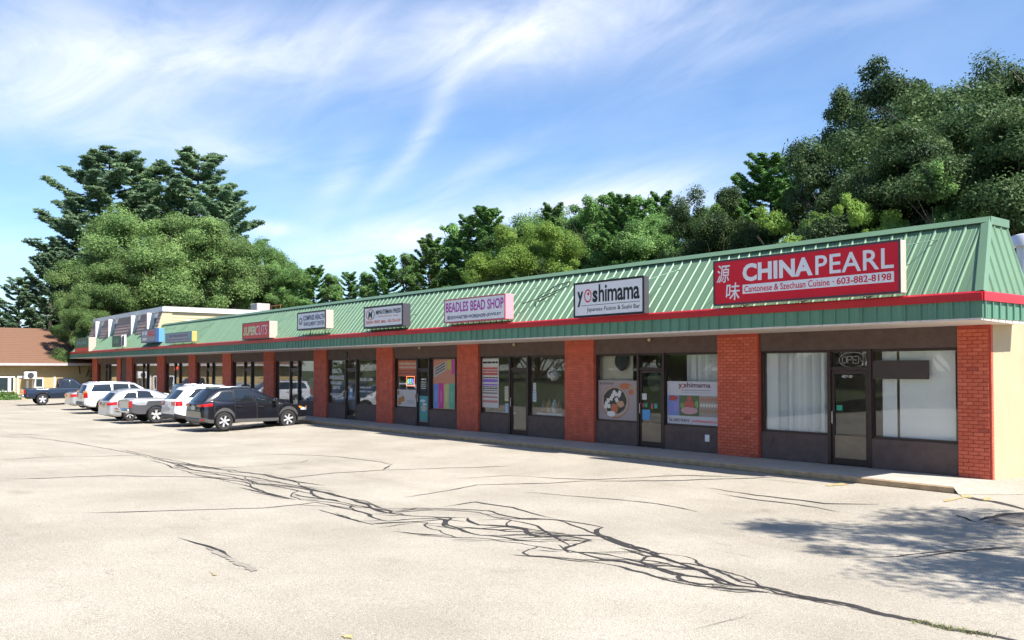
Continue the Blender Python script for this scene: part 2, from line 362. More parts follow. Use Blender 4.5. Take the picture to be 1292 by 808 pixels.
# grass verge across the lot, along the street
mb = MB(); vx = [-112+8*i for i in range(13)]; vy = [(-14.6, -.02), (-14.9, .30), (-17, .42), (-22, .7), (-40, 1.4), (-60, 2.0), (-60.1, -.6)]
for (y, z) in vy:
    for x in vx: mb.v.append((x, y-(0.13*max(0, x+40))*0 - (.0 if x < -20 else (x+20)*.15), z+gz(x, y)*(1 if y > -16 else 1)))
nv = len(vx)
for j in range(len(vy)-1):
    for i in range(nv-1): mb.face((j*nv+i, (j+1)*nv+i, (j+1)*nv+i+1, j*nv+i+1))
mb.fix = True
tag(mb.build('grass_verge', M_GRASS, smooth=True), kind='structure')

# walkway of concrete slabs with a kerb edge in front of the shops
SW = empty('sidewalk'); SW['kind'] = 'structure'
rs = random.Random(4)
sl = 3.0; n_sl = 25
slab = MB().prism([(-1.58+.03, 0.0-.02), (-1.58, .02), (-1.58, .105), (-1.555, .13), (.14, .132), (.14, -.02)], -sl+.012, 0, 'x').mesh('slab', [M_CONC, M_KERB])
# front faces take the stained kerb concrete
for p in slab.polygons:
    if p.normal.y < -.5: p.material_index = 1
for i in range(n_sl):
    o = obj('slab', slab, SW, (-i*sl-.0, 0, rs.uniform(-.004, .002)))
# lot behind the end wall meets the walk with a small concrete fillet
mb = MB(); mb.add([(0.0, -1.575, .112), (.0, .6, .118), (.002, 2.5, .02), (1.3, 2.5, .006), (1.1, .2, .006), (.75, -.9, .006), (.10, -1.60, .004)], [(0, 1, 4, 5), (1, 2, 3, 4), (0, 5, 6)]); mb.fix = True
mb.build('walk_ramp', M_LOT, SW, smooth=True)

# ---- cracks: ribbons of tar and open joints lying on the lot
def ribbon(mb, pts, wid, rng, jit=.02, lift=.004, step=.25, wob=.06):
    P = [np.array(p[:2], float) for p in pts]
    # resample
    Q = []
    for a, b in zip(P[:-1], P[1:]):
        n = max(1, int(np.linalg.norm(b-a)/step))
        for i in range(n): Q.append(a+(b-a)*i/n)
    Q.append(P[-1]); n = len(Q)
    if n < 2: return
    ph = rng.uniform(0, 6.28); off = 0.0; base = len(mb.v); W = 1.0
    for i, p in enumerate(Q):
        t = Q[min(i+1, n-1)]-Q[max(i-1, 0)]; t = t/(np.linalg.norm(t)+1e-9); nn = np.array([-t[1], t[0]])
        off = off*.8+rng.uniform(-wob, wob)*.6
        W = W*.7+.3*rng.uniform(.2, 2.5)
        e = min(1, min(i, n-1-i)/3.0)*.85+.15
        c = p+nn*off*min(1, min(i, n-1-i)/2.0); h = wid*W*e/2
        for s in (-1, 1):
            r = c+nn*s*(h+rng.uniform(-jit, jit)*.3*wid/.04)
            mb.v.append((r[0], r[1], gz(r[0], r[1])+lift))
    for i in range(n-1): mb.face((base+2*i, base+2*i+1, base+2*i+3, base+2*i+2))
def px_line(pts): return [onG(*p) for p in pts]
rng = random.Random(11); LIFT = .004
SPINE = [(30, 551), (100, 560), (165, 572), (240, 592), (330, 607), (400, 628), (470, 648), (560, 657), (650, 672), (730, 688), (800, 708), (880, 731), (960, 745), (1030, 757), (1110, 775), (1200, 794), (1300, 812)]
def spine_pt(t):
    f = t*(len(SPINE)-1); i = min(int(f), len(SPINE)-2); f -= i
    a, b = SPINE[i], SPINE[i+1]; return (a[0]+(b[0]-a[0])*f, a[1]+(b[1]-a[1])*f)
def bundle_w(t):   # half width of the cracked band in metres
    return .05+1.15*math.exp(-((t-.50)/.13)**4)+.80*math.exp(-((t-.27)/.10)**2)+.45*math.exp(-((t-.68)/.07)**2)+.12*math.exp(-((t-.12)/.1)**2)
NT = 170
frame = []
for i in range(NT+1):
    t = i/NT; p = onG(*spine_pt(t)); p2 = onG(*spine_pt(min(1, t+.012))); p0_ = onG(*spine_pt(max(0, t-.012))); tg = (p2-p0_)[:2]; tg /= (np.linalg.norm(tg)+1e-9); frame.append((p[:2], np.array([-tg[1], tg[0]])))
def band_pt(i, o): return frame[i][0]+frame[i][1]*o*bundle_w(i/NT)
LV = [-1.0, -.66, -.33, 0, .33, .66, 1.0]
walk = []
for k, a in enumerate(LV):     # wandering strands that part and meet again
    o = []; cur = a; tgt = a; 
    for i in range(NT+1):
        if i % 5 == 0: tgt = max(-1.15, min(1.15, a+rng.choice((-.36, -.2, 0, 0, .2, .36))+rng.gauss(0, .08)))
        cur += (tgt-cur)*.42; o.append(cur)
    walk.append(o)
def keep(k, t): return abs(LV[k]) <= .34 or (.12 < t < .88)
for k in range(len(LV)):
    i0 = 0
    while i0 < NT:
        L_ = rng.randrange(9, 34); i1 = min(NT, i0+L_); t = (i0+i1)/2/NT
        if (k == 3 or (keep(k, t) and (rng.random() < .85 if .36 < t < .66 else rng.random() < .72))) and i1-i0 > 2:
            LIFT = .003+.0003*k+.00004*(i0 % 7); mb = MB(); wd = rng.uniform(.020, .055)*(1.4 if k == 3 and t > .55 else 1)
            ribbon(mb, [band_pt(i, walk[k][i]) for i in range(i0, i1+1)], wd, rng, lift=LIFT, step=.10, wob=.04); mb.build('crack', M_TAR, LOT)
        i0 = i1-(1 if rng.random() < .8 else -4)
for q in range(170):            # short links between neighbouring strands
    i = rng.randrange(int(.16*NT), int(.80*NT)); k = rng.randrange(len(LV)-1); d = rng.randrange(2, 7)
    if i+d > NT: continue
    a, b = band_pt(i, walk[k][i]), band_pt(i+d, walk[k+1][i+d])
    LIFT = .0052+.0001*(q % 9); mb = MB(); ribbon(mb, [a, (a+b)/2+np.array([rng.gauss(0, .05), rng.gauss(0, .05)]), b], rng.uniform(.012, .034), rng, lift=LIFT, step=.09, wob=.02); mb.build('crack', M_TAR, LOT)
LIFT = .006
LINES = [([(0, 605), (60, 604), (140, 601), (240, 602), (330, 606)], .04), ([(100, 648), (180, 646), (260, 643), (330, 641), (400, 634)], .035), ([(345, 605), (420, 597), (480, 594), (560, 591), (646, 588)], .03),
         ([(495, 587), (480, 583), (430, 577), (400, 575), (330, 573)], .025), ([(482, 594), (495, 586)], .03), ([(510, 628), (560, 620), (600, 612), (690, 610), (740, 607), (850, 607), (950, 604), (1010, 602)], .035),
         ([(560, 605), (640, 600), (750, 606), (860, 600), (930, 602)], .025), ([(655, 621), (740, 628), (830, 636), (880, 646)], .03), ([(885, 615), (930, 622), (980, 628), (1040, 636), (1110, 637)], .035), ([(905, 623), (960, 632), (1030, 641), (1060, 647)], .025),
         ([(0, 581), (60, 577), (130, 576), (200, 574)], .03), ([(1060, 704), (1130, 702), (1200, 694), (1292, 691)], .02), ([(1150, 705), (1200, 697), (1292, 690)], .03),
         ([(225, 679), (260, 690), (292, 705)], .035), ([(30, 553), (0, 551)], .05), ([(60, 548), (0, 549)], .04), ([(720, 690), (680, 664), (640, 655), (600, 657)], .03), ([(560, 640), (600, 634), (646, 641), (700, 655)], .03),
         ([(390, 580), (380, 584), (300, 590), (230, 590)], .02), ([(950, 604), (1030, 612)], .02), ([(700, 655), (790, 690), (860, 713), (940, 743)], .03), ([(860, 800), (960, 770)], .006)]
for i, (pts, wd) in enumerate(LINES):
    mb = MB(); LIFT = .0062+.00012*i; ribbon(mb, px_line(pts), wd, rng, lift=LIFT, step=.2, wob=.05); mb.build('crack', M_TAR, LOT)
# raised edge and joint at the corner of the walk, broken patch beside it
mb = MB(); ribbon(mb, px_line([(1208, 624), (1222, 628), (1238, 632), (1252, 633), (1272, 638), (1300, 645)]), .10, rng, lift=.0062, step=.12, wob=.03); mb.build('crack', M_TAR, LOT)
mb = MB(); ribbon(mb, px_line([(1206, 650), (1216, 654), (1226, 658), (1240, 660)]), .07, rng, lift=.0064, step=.12); mb.build('crack', M_TAR, LOT)
mb = MB(); ribbon(mb, px_line([(1236, 657), (1250, 654), (1270, 650), (1300, 647)]), .12, rng, lift=.0080, step=.12); mb.build('crack', M_TAR, LOT)
def blotch(pts, m, name, lift, sub=7, jit=.045):
    q = []
    W = px_line(pts)
    for a, b in zip(W, W[1:]+W[:1]):
        for i in range(sub):
            c = a+(b-a)*i/sub; q.append((c[0]+rng.uniform(-jit, jit), c[1]+rng.uniform(-jit, jit)))
    mb = MB(); mb.add([(x, y, gz(x, y)+lift) for x, y in q], [tuple(range(len(q)))]); return mb.build(name, m, LOT)
blotch([(1243, 659), (1262, 651), (1285, 648), (1310, 649), (1320, 664), (1290, 665), (1262, 662)], mat('dark_pothole_fill', (.13, .115, .10), .9, var=.3, vscale=6, bump=.6, bscale=45), 'asphalt_patch', .0072)
blotch([(258, 691), (280, 698), (296, 704), (326, 720), (316, 722), (296, 711), (278, 702)], M_PATCH, 'asphalt_patch', .0074, jit=.03)
for pts in ([(1213, 625), (1226, 626), (1226, 629), (1214, 628)], [(1240, 629), (1250, 628), (1250, 632), (1242, 632)], [(1190, 632), (1216, 628), (1216, 629), (1192, 634)], [(262, 721), (274, 727), (268, 727)], [(432, 803), (446, 803), (444, 807), (434, 806)], [(1040, 613), (1062, 610), (1072, 612), (1046, 614)]):
    blotch(pts, M_YEL, 'yellow_paint_mark', .0090, 3, .015)
# weeds growing out of the long crack
mb = MB(); rw = random.Random(9)
for i in range(300):
    t = rw.uniform(.905, .965) if i < 340 else rw.uniform(.83, .90); p = onG(*spine_pt(t)); x = p[0]+rw.gauss(0, .05); y = p[1]+rw.gauss(0, .05); z = gz(x, y); h = rw.uniform(.01, .035); a = rw.uniform(0, 6.28); b = .006
    mb.add([(x-b*math.cos(a), y-b*math.sin(a), z), (x+b*math.cos(a), y+b*math.sin(a), z), (x+rw.gauss(0, .03), y+rw.gauss(0, .03), z+h)], [(0, 1, 2)])
tag(mb.build('weeds', mat('weed_green', (.16, .17, .05), .7, var=.3)), kind='stuff', label='low weeds growing in the long crack of the lot', cat='weeds')
# ------------------------------------------------------------------ strip mall
M_ROOF = mat('green_metal_roof', (.145, .245, .15), .42, .1, var=.10, vscale=.8, spec=.5, dirt=.28, objvar=.10)
M_FASC = mat('green_metal_fascia', (.125, .27, .185), .45, .1, var=.12, vscale=.9, dirt=.28, objvar=.10)
M_RED = mat('red_metal_trim', (.50, .018, .03), .4, .1, var=.12, vscale=1.5)
M_SOFF = mat('soffit_white', (.72, .63, .57), .7, var=.1, vscale=1.2, dirt=.25)
M_BROWN = mat('brown_stucco_panel', (.125, .084, .074), .8, var=.22, vscale=5, bump=.35, bscale=90)
M_FRAME = mat('dark_bronze_frame', (.055, .036, .033), .4, .3, var=.2, vscale=8)
M_YWALL = mat('cream_painted_wall', (.48, .375, .235), .75, var=.09, vscale=1.5, bump=.3, bscale=30, dirt=.15)
M_MORT = mat('red_mortar', (.46, .075, .045), .9, var=.2, vscale=10)
M_DECK = mat('roof_deck_gravel', (.22, .21, .2), .9, var=.3, vscale=3)
M_INT = mat('shop_wall_beige', (.55, .48, .38), .8, var=.15)
M_IFL = mat('shop_floor', (.36, .29, .22), .6, var=.3)
M_WHITE = mat('white_enamel', (.78, .78, .78), .45, var=.06)
M_BLACK = mat('black_paint', (.012, .012, .014), .45, var=.2)
M_GLASS = glass_mat('shop_glass', (.95, .96, .955), 1.25)
def brick_mat():
    m = bpy.data.materials.new('painted_brick'); m.use_nodes = True; t = m.node_tree; b = t.nodes['Principled BSDF']; b.inputs['Roughness'].default_value = .75
    tc = t.nodes.new('ShaderNodeTexCoord'); sp = t.nodes.new('ShaderNodeSeparateXYZ'); cb = t.nodes.new('ShaderNodeCombineXYZ')
    ad = t.nodes.new('ShaderNodeMath'); t.links.new(tc.outputs['Object'], sp.inputs[0]); t.links.new(sp.outputs[0], ad.inputs[0]); t.links.new(sp.outputs[1], ad.inputs[1])
    t.links.new(ad.outputs[0], cb.inputs[0]); t.links.new(sp.outputs[2], cb.inputs[1])
    br = t.nodes.new('ShaderNodeTexBrick'); t.links.new(cb.outputs[0], br.inputs['Vector']); br.inputs['Scale'].default_value = 1.0
    br.inputs['Brick Width'].default_value = .21; br.inputs['Row Height'].default_value = .076; br.inputs['Mortar Size'].default_value = .006
    br.inputs['Color1'].default_value = (.62, .13, .068, 1); br.inputs['Color2'].default_value = (.53, .105, .056, 1); br.inputs['Mortar'].default_value = (.52, .08, .048, 1)
    nz = t.nodes.new('ShaderNodeTexNoise'); nz.inputs['Scale'].default_value = 4; nz.inputs['Detail'].default_value = 6; t.links.new(tc.outputs['Object'], nz.inputs['Vector'])
    mr = t.nodes.new('ShaderNodeMapRange'); mr.inputs[1].default_value = .3; mr.inputs[2].default_value = .7; mr.inputs[3].default_value = .78; mr.inputs[4].default_value = 1.12; t.links.new(nz.outputs['Fac'], mr.inputs[0])
    mx = t.nodes.new('ShaderNodeMix'); mx.data_type = 'RGBA'; mx.blend_type = 'MULTIPLY'; mx.inputs['Factor'].default_value = 1; t.links.new(br.outputs['Color'], mx.inputs['A']); t.links.new(mr.outputs[0], mx.inputs['B'])
    t.links.new(mx.outputs['Result'], b.inputs['Base Color'])
    bp = t.nodes.new('ShaderNodeBump'); bp.inputs['Strength'].default_value = .8; bp.inputs['Distance'].default_value = .006; bp.invert = True; t.links.new(br.outputs['Fac'], bp.inputs['Height']); t.links.new(bp.outputs[0], b.inputs['Normal'])
    return m
M_BRICKT = brick_mat()
M_BR = [mat('brick_red_%d' % i, c, .75, var=.16, vscale=14, bump=.35, bscale=90) for i, c in enumerate(((.62, .135, .070), (.57, .115, .06), (.67, .155, .085), (.44, .085, .05)))]

XE = -73.3                                   # left end of the roof
MALL = empty('strip_mall', (0, 0, 0), 0, 'long single storey shopping strip with green metal mansard roof and red brick piers', 'building')
ZS = 3.17; ZW = .132
PIERS = [(0, -.65), (-5.43, -6.69)]+[(-11.25-5.79*i, -12.53-5.79*i) for i in range(8)]
PIERS[9] = (-51.98, -53.6)
PIERS += [(-59.5, -61.0), (-62.5, -63.6), (-69.55, -71.1)]
BRICK_H = .076; BRICK_L = .205
bmeshes = [MB().cbox(0, BRICK_L-.011, 0, .06, 0, BRICK_H-.010, .004).mesh('brick', M_BR[i]) for i in range(4)]
bhalf = [MB().cbox(0, BRICK_L/2-.011, 0, .06, 0, BRICK_H-.010, .004).mesh('brick', M_BR[i]) for i in range(4)]
rb = random.Random(21)
for pi, (xr, xl) in enumerate(PIERS):
    if pi < 2:
        o = MB().box(xl+.004, xr-.004, .012, .15, ZW, ZS).build('brick_pier', M_MORT, MALL)
        rows = int((ZS-ZW)/BRICK_H)
        for r in range(rows):
            z = ZW+.004+r*BRICK_H; x = xl; first = r % 2
            while x < xr-.02:
                if first: ms, wd = bhalf, BRICK_L/2
                else: ms, wd = bmeshes, BRICK_L
                if x+wd > xr+.02: ms, wd = bhalf, BRICK_L/2
                if x+wd > xr+.03: break
                first = 0
                obj('brick', ms[min(3, int(abs(rb.gauss(0, 1.3))))], o, (x+.0055, rb.uniform(-.0035, .0035), z)); x += wd
        if pi == 0:   # short painted return of the corner pier
            MB().box(-.003, .006, .02, .10, ZW, ZS).build('brick_return', M_BRICKT, o)
    else:
        MB().cbox(xl, xr, 0, .15, ZW, ZS, .006).build('brick_pier', M_BRICKT, MALL)
# shell
MB().box(-.26, 0, .10, 16, -.4, 3.55).build('end_wall', M_YWALL, MALL)
MB().box(-71.1, -70.85, .16, 16, -.4, 3.7).build('end_wall', M_YWALL, MALL)
MB().box(-71.1, 0, 16, 16.25, -.4, 3.9).build('rear_wall', M_YWALL, MALL)
MB().box(-71.0, -.01, .9, 15.99, 3.70, 3.80).build('roof_deck', M_DECK, MALL)
# mansard: solid core with hipped right end
EY, EZ, RZ, RY1 = -1.25, 3.70, 5.235, .74
XR, XT = .40, -.02
core = MB()
core.v = [(XE, EY, EZ), (XR, EY, EZ), (XR, .97, EZ), (XE, .97, EZ), (XE+.45, 0, RZ), (XT, 0, RZ), (XT, RY1, RZ), (XE+.45, RY1, RZ), (XE, EY, 3.27), (XR, EY, 3.27), (XR, .97, 3.27), (XE, .97, 3.27)]
for f in ((0, 1, 5, 4), (1, 2, 6, 5), (4, 5, 6, 7), (2, 3, 7, 6), (3, 0, 4, 7), (8, 9, 1, 0), (9, 10, 2, 1), (10, 11, 3, 2), (11, 8, 0, 3), (8, 11, 10, 9)): core.face(f)
core.fix = True
ROOF = core.build('mansard_roof', M_ROOF, MALL)
PW = .305; NPAN = int((-.05-(XE+.45))/PW)
sl_len = math.hypot(0-EY, RZ-EZ); ty, tz = (0-EY)/sl_len, (RZ-EZ)/sl_len; ny, nz_ = -tz, ty
def slope(u, h): return (EY+ty*u+ny*h, EZ+tz*u+nz_*h)
prof = [(0, .006), (.085, .006), (.092, .010), (.105, .010), (.112, .006), (.172, .006), (.179, .010), (.192, .010), (.199, .006), (.243, .006), (.260, .036), (.287, .036), (.3045, .006)]
pm = MB()
for u in (-.045, sl_len+.005):
    for x, h in prof:
        y, z = slope(u, h); pm.v.append((x, y, z))
    y, z = slope(u, -.004); pm.v.append((.3045, y, z)); pm.v.append((0, y, z))
npf = len(prof)+2
for i in range(npf): pm.face((i, (i+1) % npf, npf+(i+1) % npf, npf+i))
pm.face(tuple(range(npf))); pm.face(tuple(range(npf, 2*npf))); pm.fix = True
pme = pm.mesh('roof_panel', M_ROOF)
for i in range(NPAN): obj('roof_panel', pme, ROOF, (-.05-PW*(i+1), 0, rb.uniform(-.001, .0015)))
# left cut piece at the hip, hip caps, ridge cap
def strip(name, pts, m, parent): mb = MB(); mb.tube(pts, .035, 4); return mb.build(name, m, parent)
mb = MB()
hip0 = np.array((XR, EY, EZ)); hip1 = np.array((XT, 0, RZ))
for j in range(3):   # short panel ends between the last full panel and the hip
    x0 = -.05+j*.15; x1 = x0+.145
    def hy(x): return max(0., min(1., (XR-x)/(XR-XT)))
    u0, u1 = hy(x0)*sl_len, hy(x1)*sl_len
    a = slope(-.04, .008); b = slope(u0, .008); c = slope(u1, .008)
    mb.add([(x0, *a), (x1, *a), (x1, *c), (x0, *b)], [(0, 1, 2, 3)])
mb.build('roof_panel', M_ROOF, ROOF)
for (a, b, nm) in (((XR, EY, EZ), (XT, 0, RZ), 'hip_cap'),):
    a = np.array(a); b = np.array(b); mb = MB()
    nf = np.array((0, ny, nz_)); ns = np.array((RZ-EZ, 0, XR-XT)); ns = ns/np.linalg.norm(ns)
    fl = np.array((-1., 0, 0)); sd_ = np.array((0, 1., 0))
    mb.add([a+fl*.11+nf*.05, a+nf*.055+ns*.05, a+sd_*.13+ns*.05, b+fl*.10+nf*.05, b+nf*.055+ns*.05, b+sd_*.10+ns*.05, a+fl*.11, a+sd_*.13, b+fl*.1, b+sd_*.1],
           [(0, 1, 4, 3), (1, 2, 5, 4), (6, 0, 3, 8), (2, 7, 9, 5), (6, 7, 2, 1, 0), (3, 4, 5, 9, 8)]); mb.fix = True
    mb.build(nm, M_ROOF, ROOF)
cap = MB().prism([slope(sl_len-.13, .050), slope(sl_len-.13, .062), (-.035, RZ+.055), (RY1+.03, RZ+.055), (RY1+.05, RZ-.12), (RY1+.03, RZ-.12), (RY1, RZ+.03), (-.03, RZ+.035)], XE+.42, XT+.06, 'x')
cap.build('ridge_cap', M_ROOF, ROOF)
# ribs and cap of the hipped side
sx, szz = XT-XR, RZ-EZ; sl2 = math.hypot(sx, szz)
for j, y0 in enumerate((-1.05, -.75, -.45, -.15, .15, .45, .75)):
    top_t = 1.0
    if y0 < 0: top_t = (y0-EY)/(0-EY)
    mb = MB(); n_ = np.array((szz, 0, -sx))/sl2
    a = np.array((XR, y0, EZ)); b = np.array((XR+sx*top_t, y0, EZ+szz*top_t))
    mb.add([a-(0, .035, 0), a+n_*.03-(0, .012, 0), a+n_*.03+(0, .012, 0), a+(0, .035, 0), b-(0, .035, 0), b+n_*.03-(0, .012, 0), b+n_*.03+(0, .012, 0), b+(0, .035, 0)], [(0, 1, 5, 4), (1, 2, 6, 5), (2, 3, 7, 6), (0, 3, 2, 1), (4, 5, 6, 7)]); mb.fix = True
    mb.build('side_rib', M_ROOF, ROOF)
MB().box(XT-.02, XT+.075, -.03, RY1+.05, RZ-.10, RZ+.058).build('ridge_cap', M_ROOF, ROOF)
# red eave trim, fascia panels, soffit
TRIM = MB(); TRIM.prism([(EY-.055, 3.555), (EY-.065, 3.70), (EY-.03, 3.735), (EY+.03, 3.70), (EY+.03, 3.555)], XE-.03, XR+.03, 'x'); TRIM.build('eave_trim', M_RED, MALL)
MB().prism([(XR-.02, 3.555), (XR-.02, 3.70), (XR+.035, 3.733), (XR+.06, 3.70), (XR+.058, 3.555)], EY-.02, .99, 'y').build('eave_trim', M_RED, MALL)
FZ0, FZ1 = 3.235, 3.56
fp = MB(); pf = [(0, 0), (.05, 0), (.060, -.034), (.090, -.034), (.10, 0), (.195, 0), (.2, -.006), (.21, -.006), (.215, 0), (.304, 0)]
for z in (FZ0, FZ1):
    for x, d in pf: fp.v.append((x, EY-.012+d, z))
    fp.v.append((.304, EY+.01, z)); fp.v.append((0, EY+.01, z))
nf_ = len(pf)+2
for i in range(nf_): fp.face((i, (i+1) % nf_, nf_+(i+1) % nf_, nf_+i))
fp.face(tuple(range(nf_))); fp.face(tuple(range(nf_, 2*nf_))); fp.fix = True
fme = fp.mesh('fascia_panel', M_FASC)
FAS = MB().box(XE, XR, EY+.011, EY+.10, FZ0+.004, FZ1-.004).build('fascia', M_FASC, MALL)
for i in range(int((XR-XE)/PW)): obj('fascia_panel', fme, FAS, (XR-PW*(i+1), 0, rb.uniform(-.002, .002)))
fs = MB(); 
for z in (FZ0, FZ1):
    for x, d in pf: fs.v.append((XR+.012-d, x, z))
    fs.v.append((XR-.01, .304, z)); fs.v.append((XR-.01, 0, z))
for i in range(nf_): fs.face((i, (i+1) % nf_, nf_+(i+1) % nf_, nf_+i))
fs.face(tuple(range(nf_))); fs.face(tuple(range(nf_, 2*nf_))); fs.fix = True
fsm = fs.mesh('fascia_panel', M_FASC)
for i in range(7): obj('fascia_panel', fsm, FAS, (0, EY-.01+PW*i, 0))
MB().prism([(EY-.02, FZ0-.035), (EY-.02, FZ0+.003), (.99, FZ0+.003), (.99, FZ0-.035), (.16, ZS), (0, ZS)], XE+.02, XR+.0, 'x').build('soffit', M_SOFF, MALL)

# ---- shop fronts
M_LOTREFL = mat('door_lot_reflection', (.30, .215, .14), .35, var=.2, vscale=4)  # tan of the bright lot mirrored in the lower door glass, as a colour
def shopfront(xr, xl, dx0, dx1, i, lot_refl=False, blank=False):
    """xr / xl right and left reveal, door between dx1 (left) and dx0 (right)"""
    zb, zt, zd = .78, 2.73, 2.27
    MB().cbox(xl, xr, .06, .30, zt+.004, ZS+.06, .006).build('header_panel', M_BROWN, MALL)
    # interior
    mi = MB(); y1 = 3.0
    mi.box(xl-.6, xr+.6, y1, y1+.1, .1, 3.16, 0); mi.box(xl-.62, xr+.62, .31, y1, .05, ZW-.004, 1); mi.box(xl-.6, xr+.6, .31, y1, 2.95, 3.05, 0)
    mi.box(xl-.64, xl-.55, .31, y1, .1, 3.1, 0); mi.box(xr+.55, xr+.64, .31, y1, .1, 3.1, 0); mi.box(xl-.55, xl+.03, .30, .36, .1, 3.05, 0); mi.box(xr-.03, xr+.55, .30, .36, .1, 3.05, 0)
    mi.build('shop_interior', [M_INT, M_IFL], MALL)
    for (a, b) in ((xl, dx1), (dx0, xr)):
        if b-a < .25: continue
        MB().cbox(a+.002, b-.002, .08, .28, ZW, zb, .006).build('bulkhead_panel', M_BROWN, MALL)
        fr = MB(); y0, yb = .115, .20
        fr.box(a, b, y0, yb, zb+.002, zb+.05); fr.box(a, b, y0, yb, zt-.055, zt); fr.box(a, a+.055, y0-.002, yb, zb+.051, zt-.056); fr.box(b-.055, b, y0-.002, yb, zb+.051, zt-.056)
        wn = fr.build('window', M_FRAME, MALL)
        MB().box(a+.05, b-.05, .16, .168, zb+.045, zt-.05).build('pane', M_GLASS, wn)
    # door and transom
    df = MB(); df.box(dx1-.03, dx1+.05, .07, .20, ZW, zt); df.box(dx0-.05, dx0+.03, .07, .20, ZW, zt); df.box(dx1+.052, dx0-.052, .09, .2, zd, zd+.07); df.box(dx1+.052, dx0-.052, .09, .2, zt-.05, zt)
    jf = df.build('door_frame', M_FRAME, MALL)
    MB().box(dx1+.05, dx0-.05, .155, .163, zd+.065, zt-.045).build('pane', M_GLASS, jf)
    d = MB(); a, b = dx1+.056, dx0-.056; d.box(a, a+.07, .11, .155, ZW+.015, zd-.008); d.box(b-.07, b, .11, .155, ZW+.015, zd-.008); d.box(a+.071, b-.071, .11, .155, zd-.085, zd-.008); d.box(a+.071, b-.071, .11, .155, ZW+.015, ZW+.16)
    do = d.build('door', M_FRAME, MALL)
    MB().box(a+.066, b-.066, .13, .138, ZW+.15, zd-.08).build('pane', M_GLASS, do)
    h = MB(); h.tube([(a+.035, .11, 1.05), (a+.035, .06, 1.07), (a+.035, .06, 1.33), (a+.035, .11, 1.35)], .012, 6); h.build('handle', mat('steel', (.55, .55, .55), .3, .9), do)
    if lot_refl: MB().box(a+.071, b-.071, .116, .126, ZW+.161, .80).build('reflection_panel', M_LOTREFL, do)  # added panel, its colour stands in for the lot's reflection in the glass
BAYS = [(PIERS[i][1], PIERS[i+1][0]) for i in range(len(PIERS)-1)]
DOORS = {0: (-2.57, -3.58), 1: (-8.58, -9.54), 2: (-14.42, -15.38), 3: (-20.28, -21.13), 4: (-25.95, -26.95)}
for i, (xr, xl) in enumerate(BAYS):
    if i == 10:
        MB().box(xl, xr, .06, .3, ZW, ZS+.05).build('wall_panel', M_BROWN, MALL); continue
    d0, d1 = DOORS.get(i, ((xl+xr)/2+.45, (xl+xr)/2-.5))
    shopfront(xr, xl, d0, d1, i, lot_refl=(i in (0, 1)))
# meter box and hose bib on the brown panels, small round plate
MB().cbox(-7.14, -7.0, .05, .085, .42, .60, .008).build('outlet_box', M_WHITE, MALL)
MB().lathe([(.09, .06), (.09, .085)], 16, 'y', (-5.15, 0, .62)).build('round_plate', M_BROWN, MALL)
for x in (-9.0, -15.0, -20.8): # soffit lamps
    MB().lathe([(.03, ZS-.02), (.05, ZS-.05), (.045, ZS-.10), (.01, ZS-.12)], 10, 'z', (x, -.02, 0)).build('soffit_lamp', mat('lamp_cream', (.6, .5, .3), .4), MALL)
# rooftop items
v = tag(MB().lathe([(.16, 3.8), (.16, 5.15), (.30, 5.15), (.30, 5.30), (.26, 5.40), (.12, 5.44)], 18, 'z').build('roof_vent', mat('white_vent_metal', (.62, .62, .66), .4, .3), None, (-.95, 4.0, 0), smooth=40), 'white metal roof vent behind the hipped end of the green roof', 'roof vent')
u = MB(); u.cbox(-1.15, 1.15, -.7, .7, 3.8, 5.70, .03); ro = tag(u.build('roof_hatch', mat('rooftop_unit_beige', (.62, .60, .56), .6), None, (-33.4, 4.0, 0)), 'flat beige rooftop unit peeping over the green roof ridge', 'rooftop unit')
MB().box(-1.22, 1.22, -.77, .77, 5.70, 5.76).build('lid', M_WHITE, ro)
p = tag(MB().tube([(0, 0, 3.78), (0, 0, 5.62)], .035, 6).build('vent_pipe', mat('steel_pipe', (.4, .4, .4), .4, .6), None, tuple(onY(796, 340, 2.0)[:2])+(0,)), 'thin steel vent pipe above the roof ridge', 'pipe')
# ------------------------------------------------------------------ roof signs
SY = -1.5
def sign(name, label, x0, x1, z0, z1, depth, face, frame, side, border=.045, posts=True, bracing=1):
    o = empty(name, (x0, SY, z0), 0, label, 'sign', None)
    W_, H_ = x1-x0, z1-z0
    MB().cbox(0, W_, .012, depth, 0, H_, .012).build('cabinet', side, o)
    fr = MB(); fr.box(-.006, W_+.006, -.006, .011, -.006, border); fr.box(-.006, W_+.006, -.006, .011, H_-border, H_+.006); fr.box(-.006, border, -.006, .011, border+.0005, H_-border-.0005); fr.box(W_-border, W_+.006, -.006, .011, border+.0005, H_-border-.0005)
    fr.build('rim', frame, o)
    MB().box(border, W_-border, .002, .011, border, H_-border).build('face', face, o)
    n = 3 if W_ > 3 else 2
    for i in range(n):
        x = W_*(i+.5)/n
        MB().tube([(x, max(.31, depth-.05), H_*.4), (x, max(.31, depth-.05), EZ-z0-.06+max(0, (SY+max(.31, depth-.05)-EY)*1.2))], .018, 6).build('post', M_GREENPOST, o)
    for s in ((.12, W_-.10) if bracing else ()):
        yt = -.25; zt = EZ+(yt-EY)*1.224
        MB().tube([(s, depth, H_*.9), (s+.25, yt-SY, zt-z0)], .009, 6).build('brace', M_GREENPOST, o)
    return o
M_GREENPOST = mat('green_steel', (.06, .13, .085), .5, .3)
S_WHITE = mat('sign_white', (.80, .80, .84), .35, var=.04); S_RED = mat('sign_red', (.66, .010, .030), .35, var=.06); S_BLACK = flat('sign_black', (.015, .014, .016), .4)
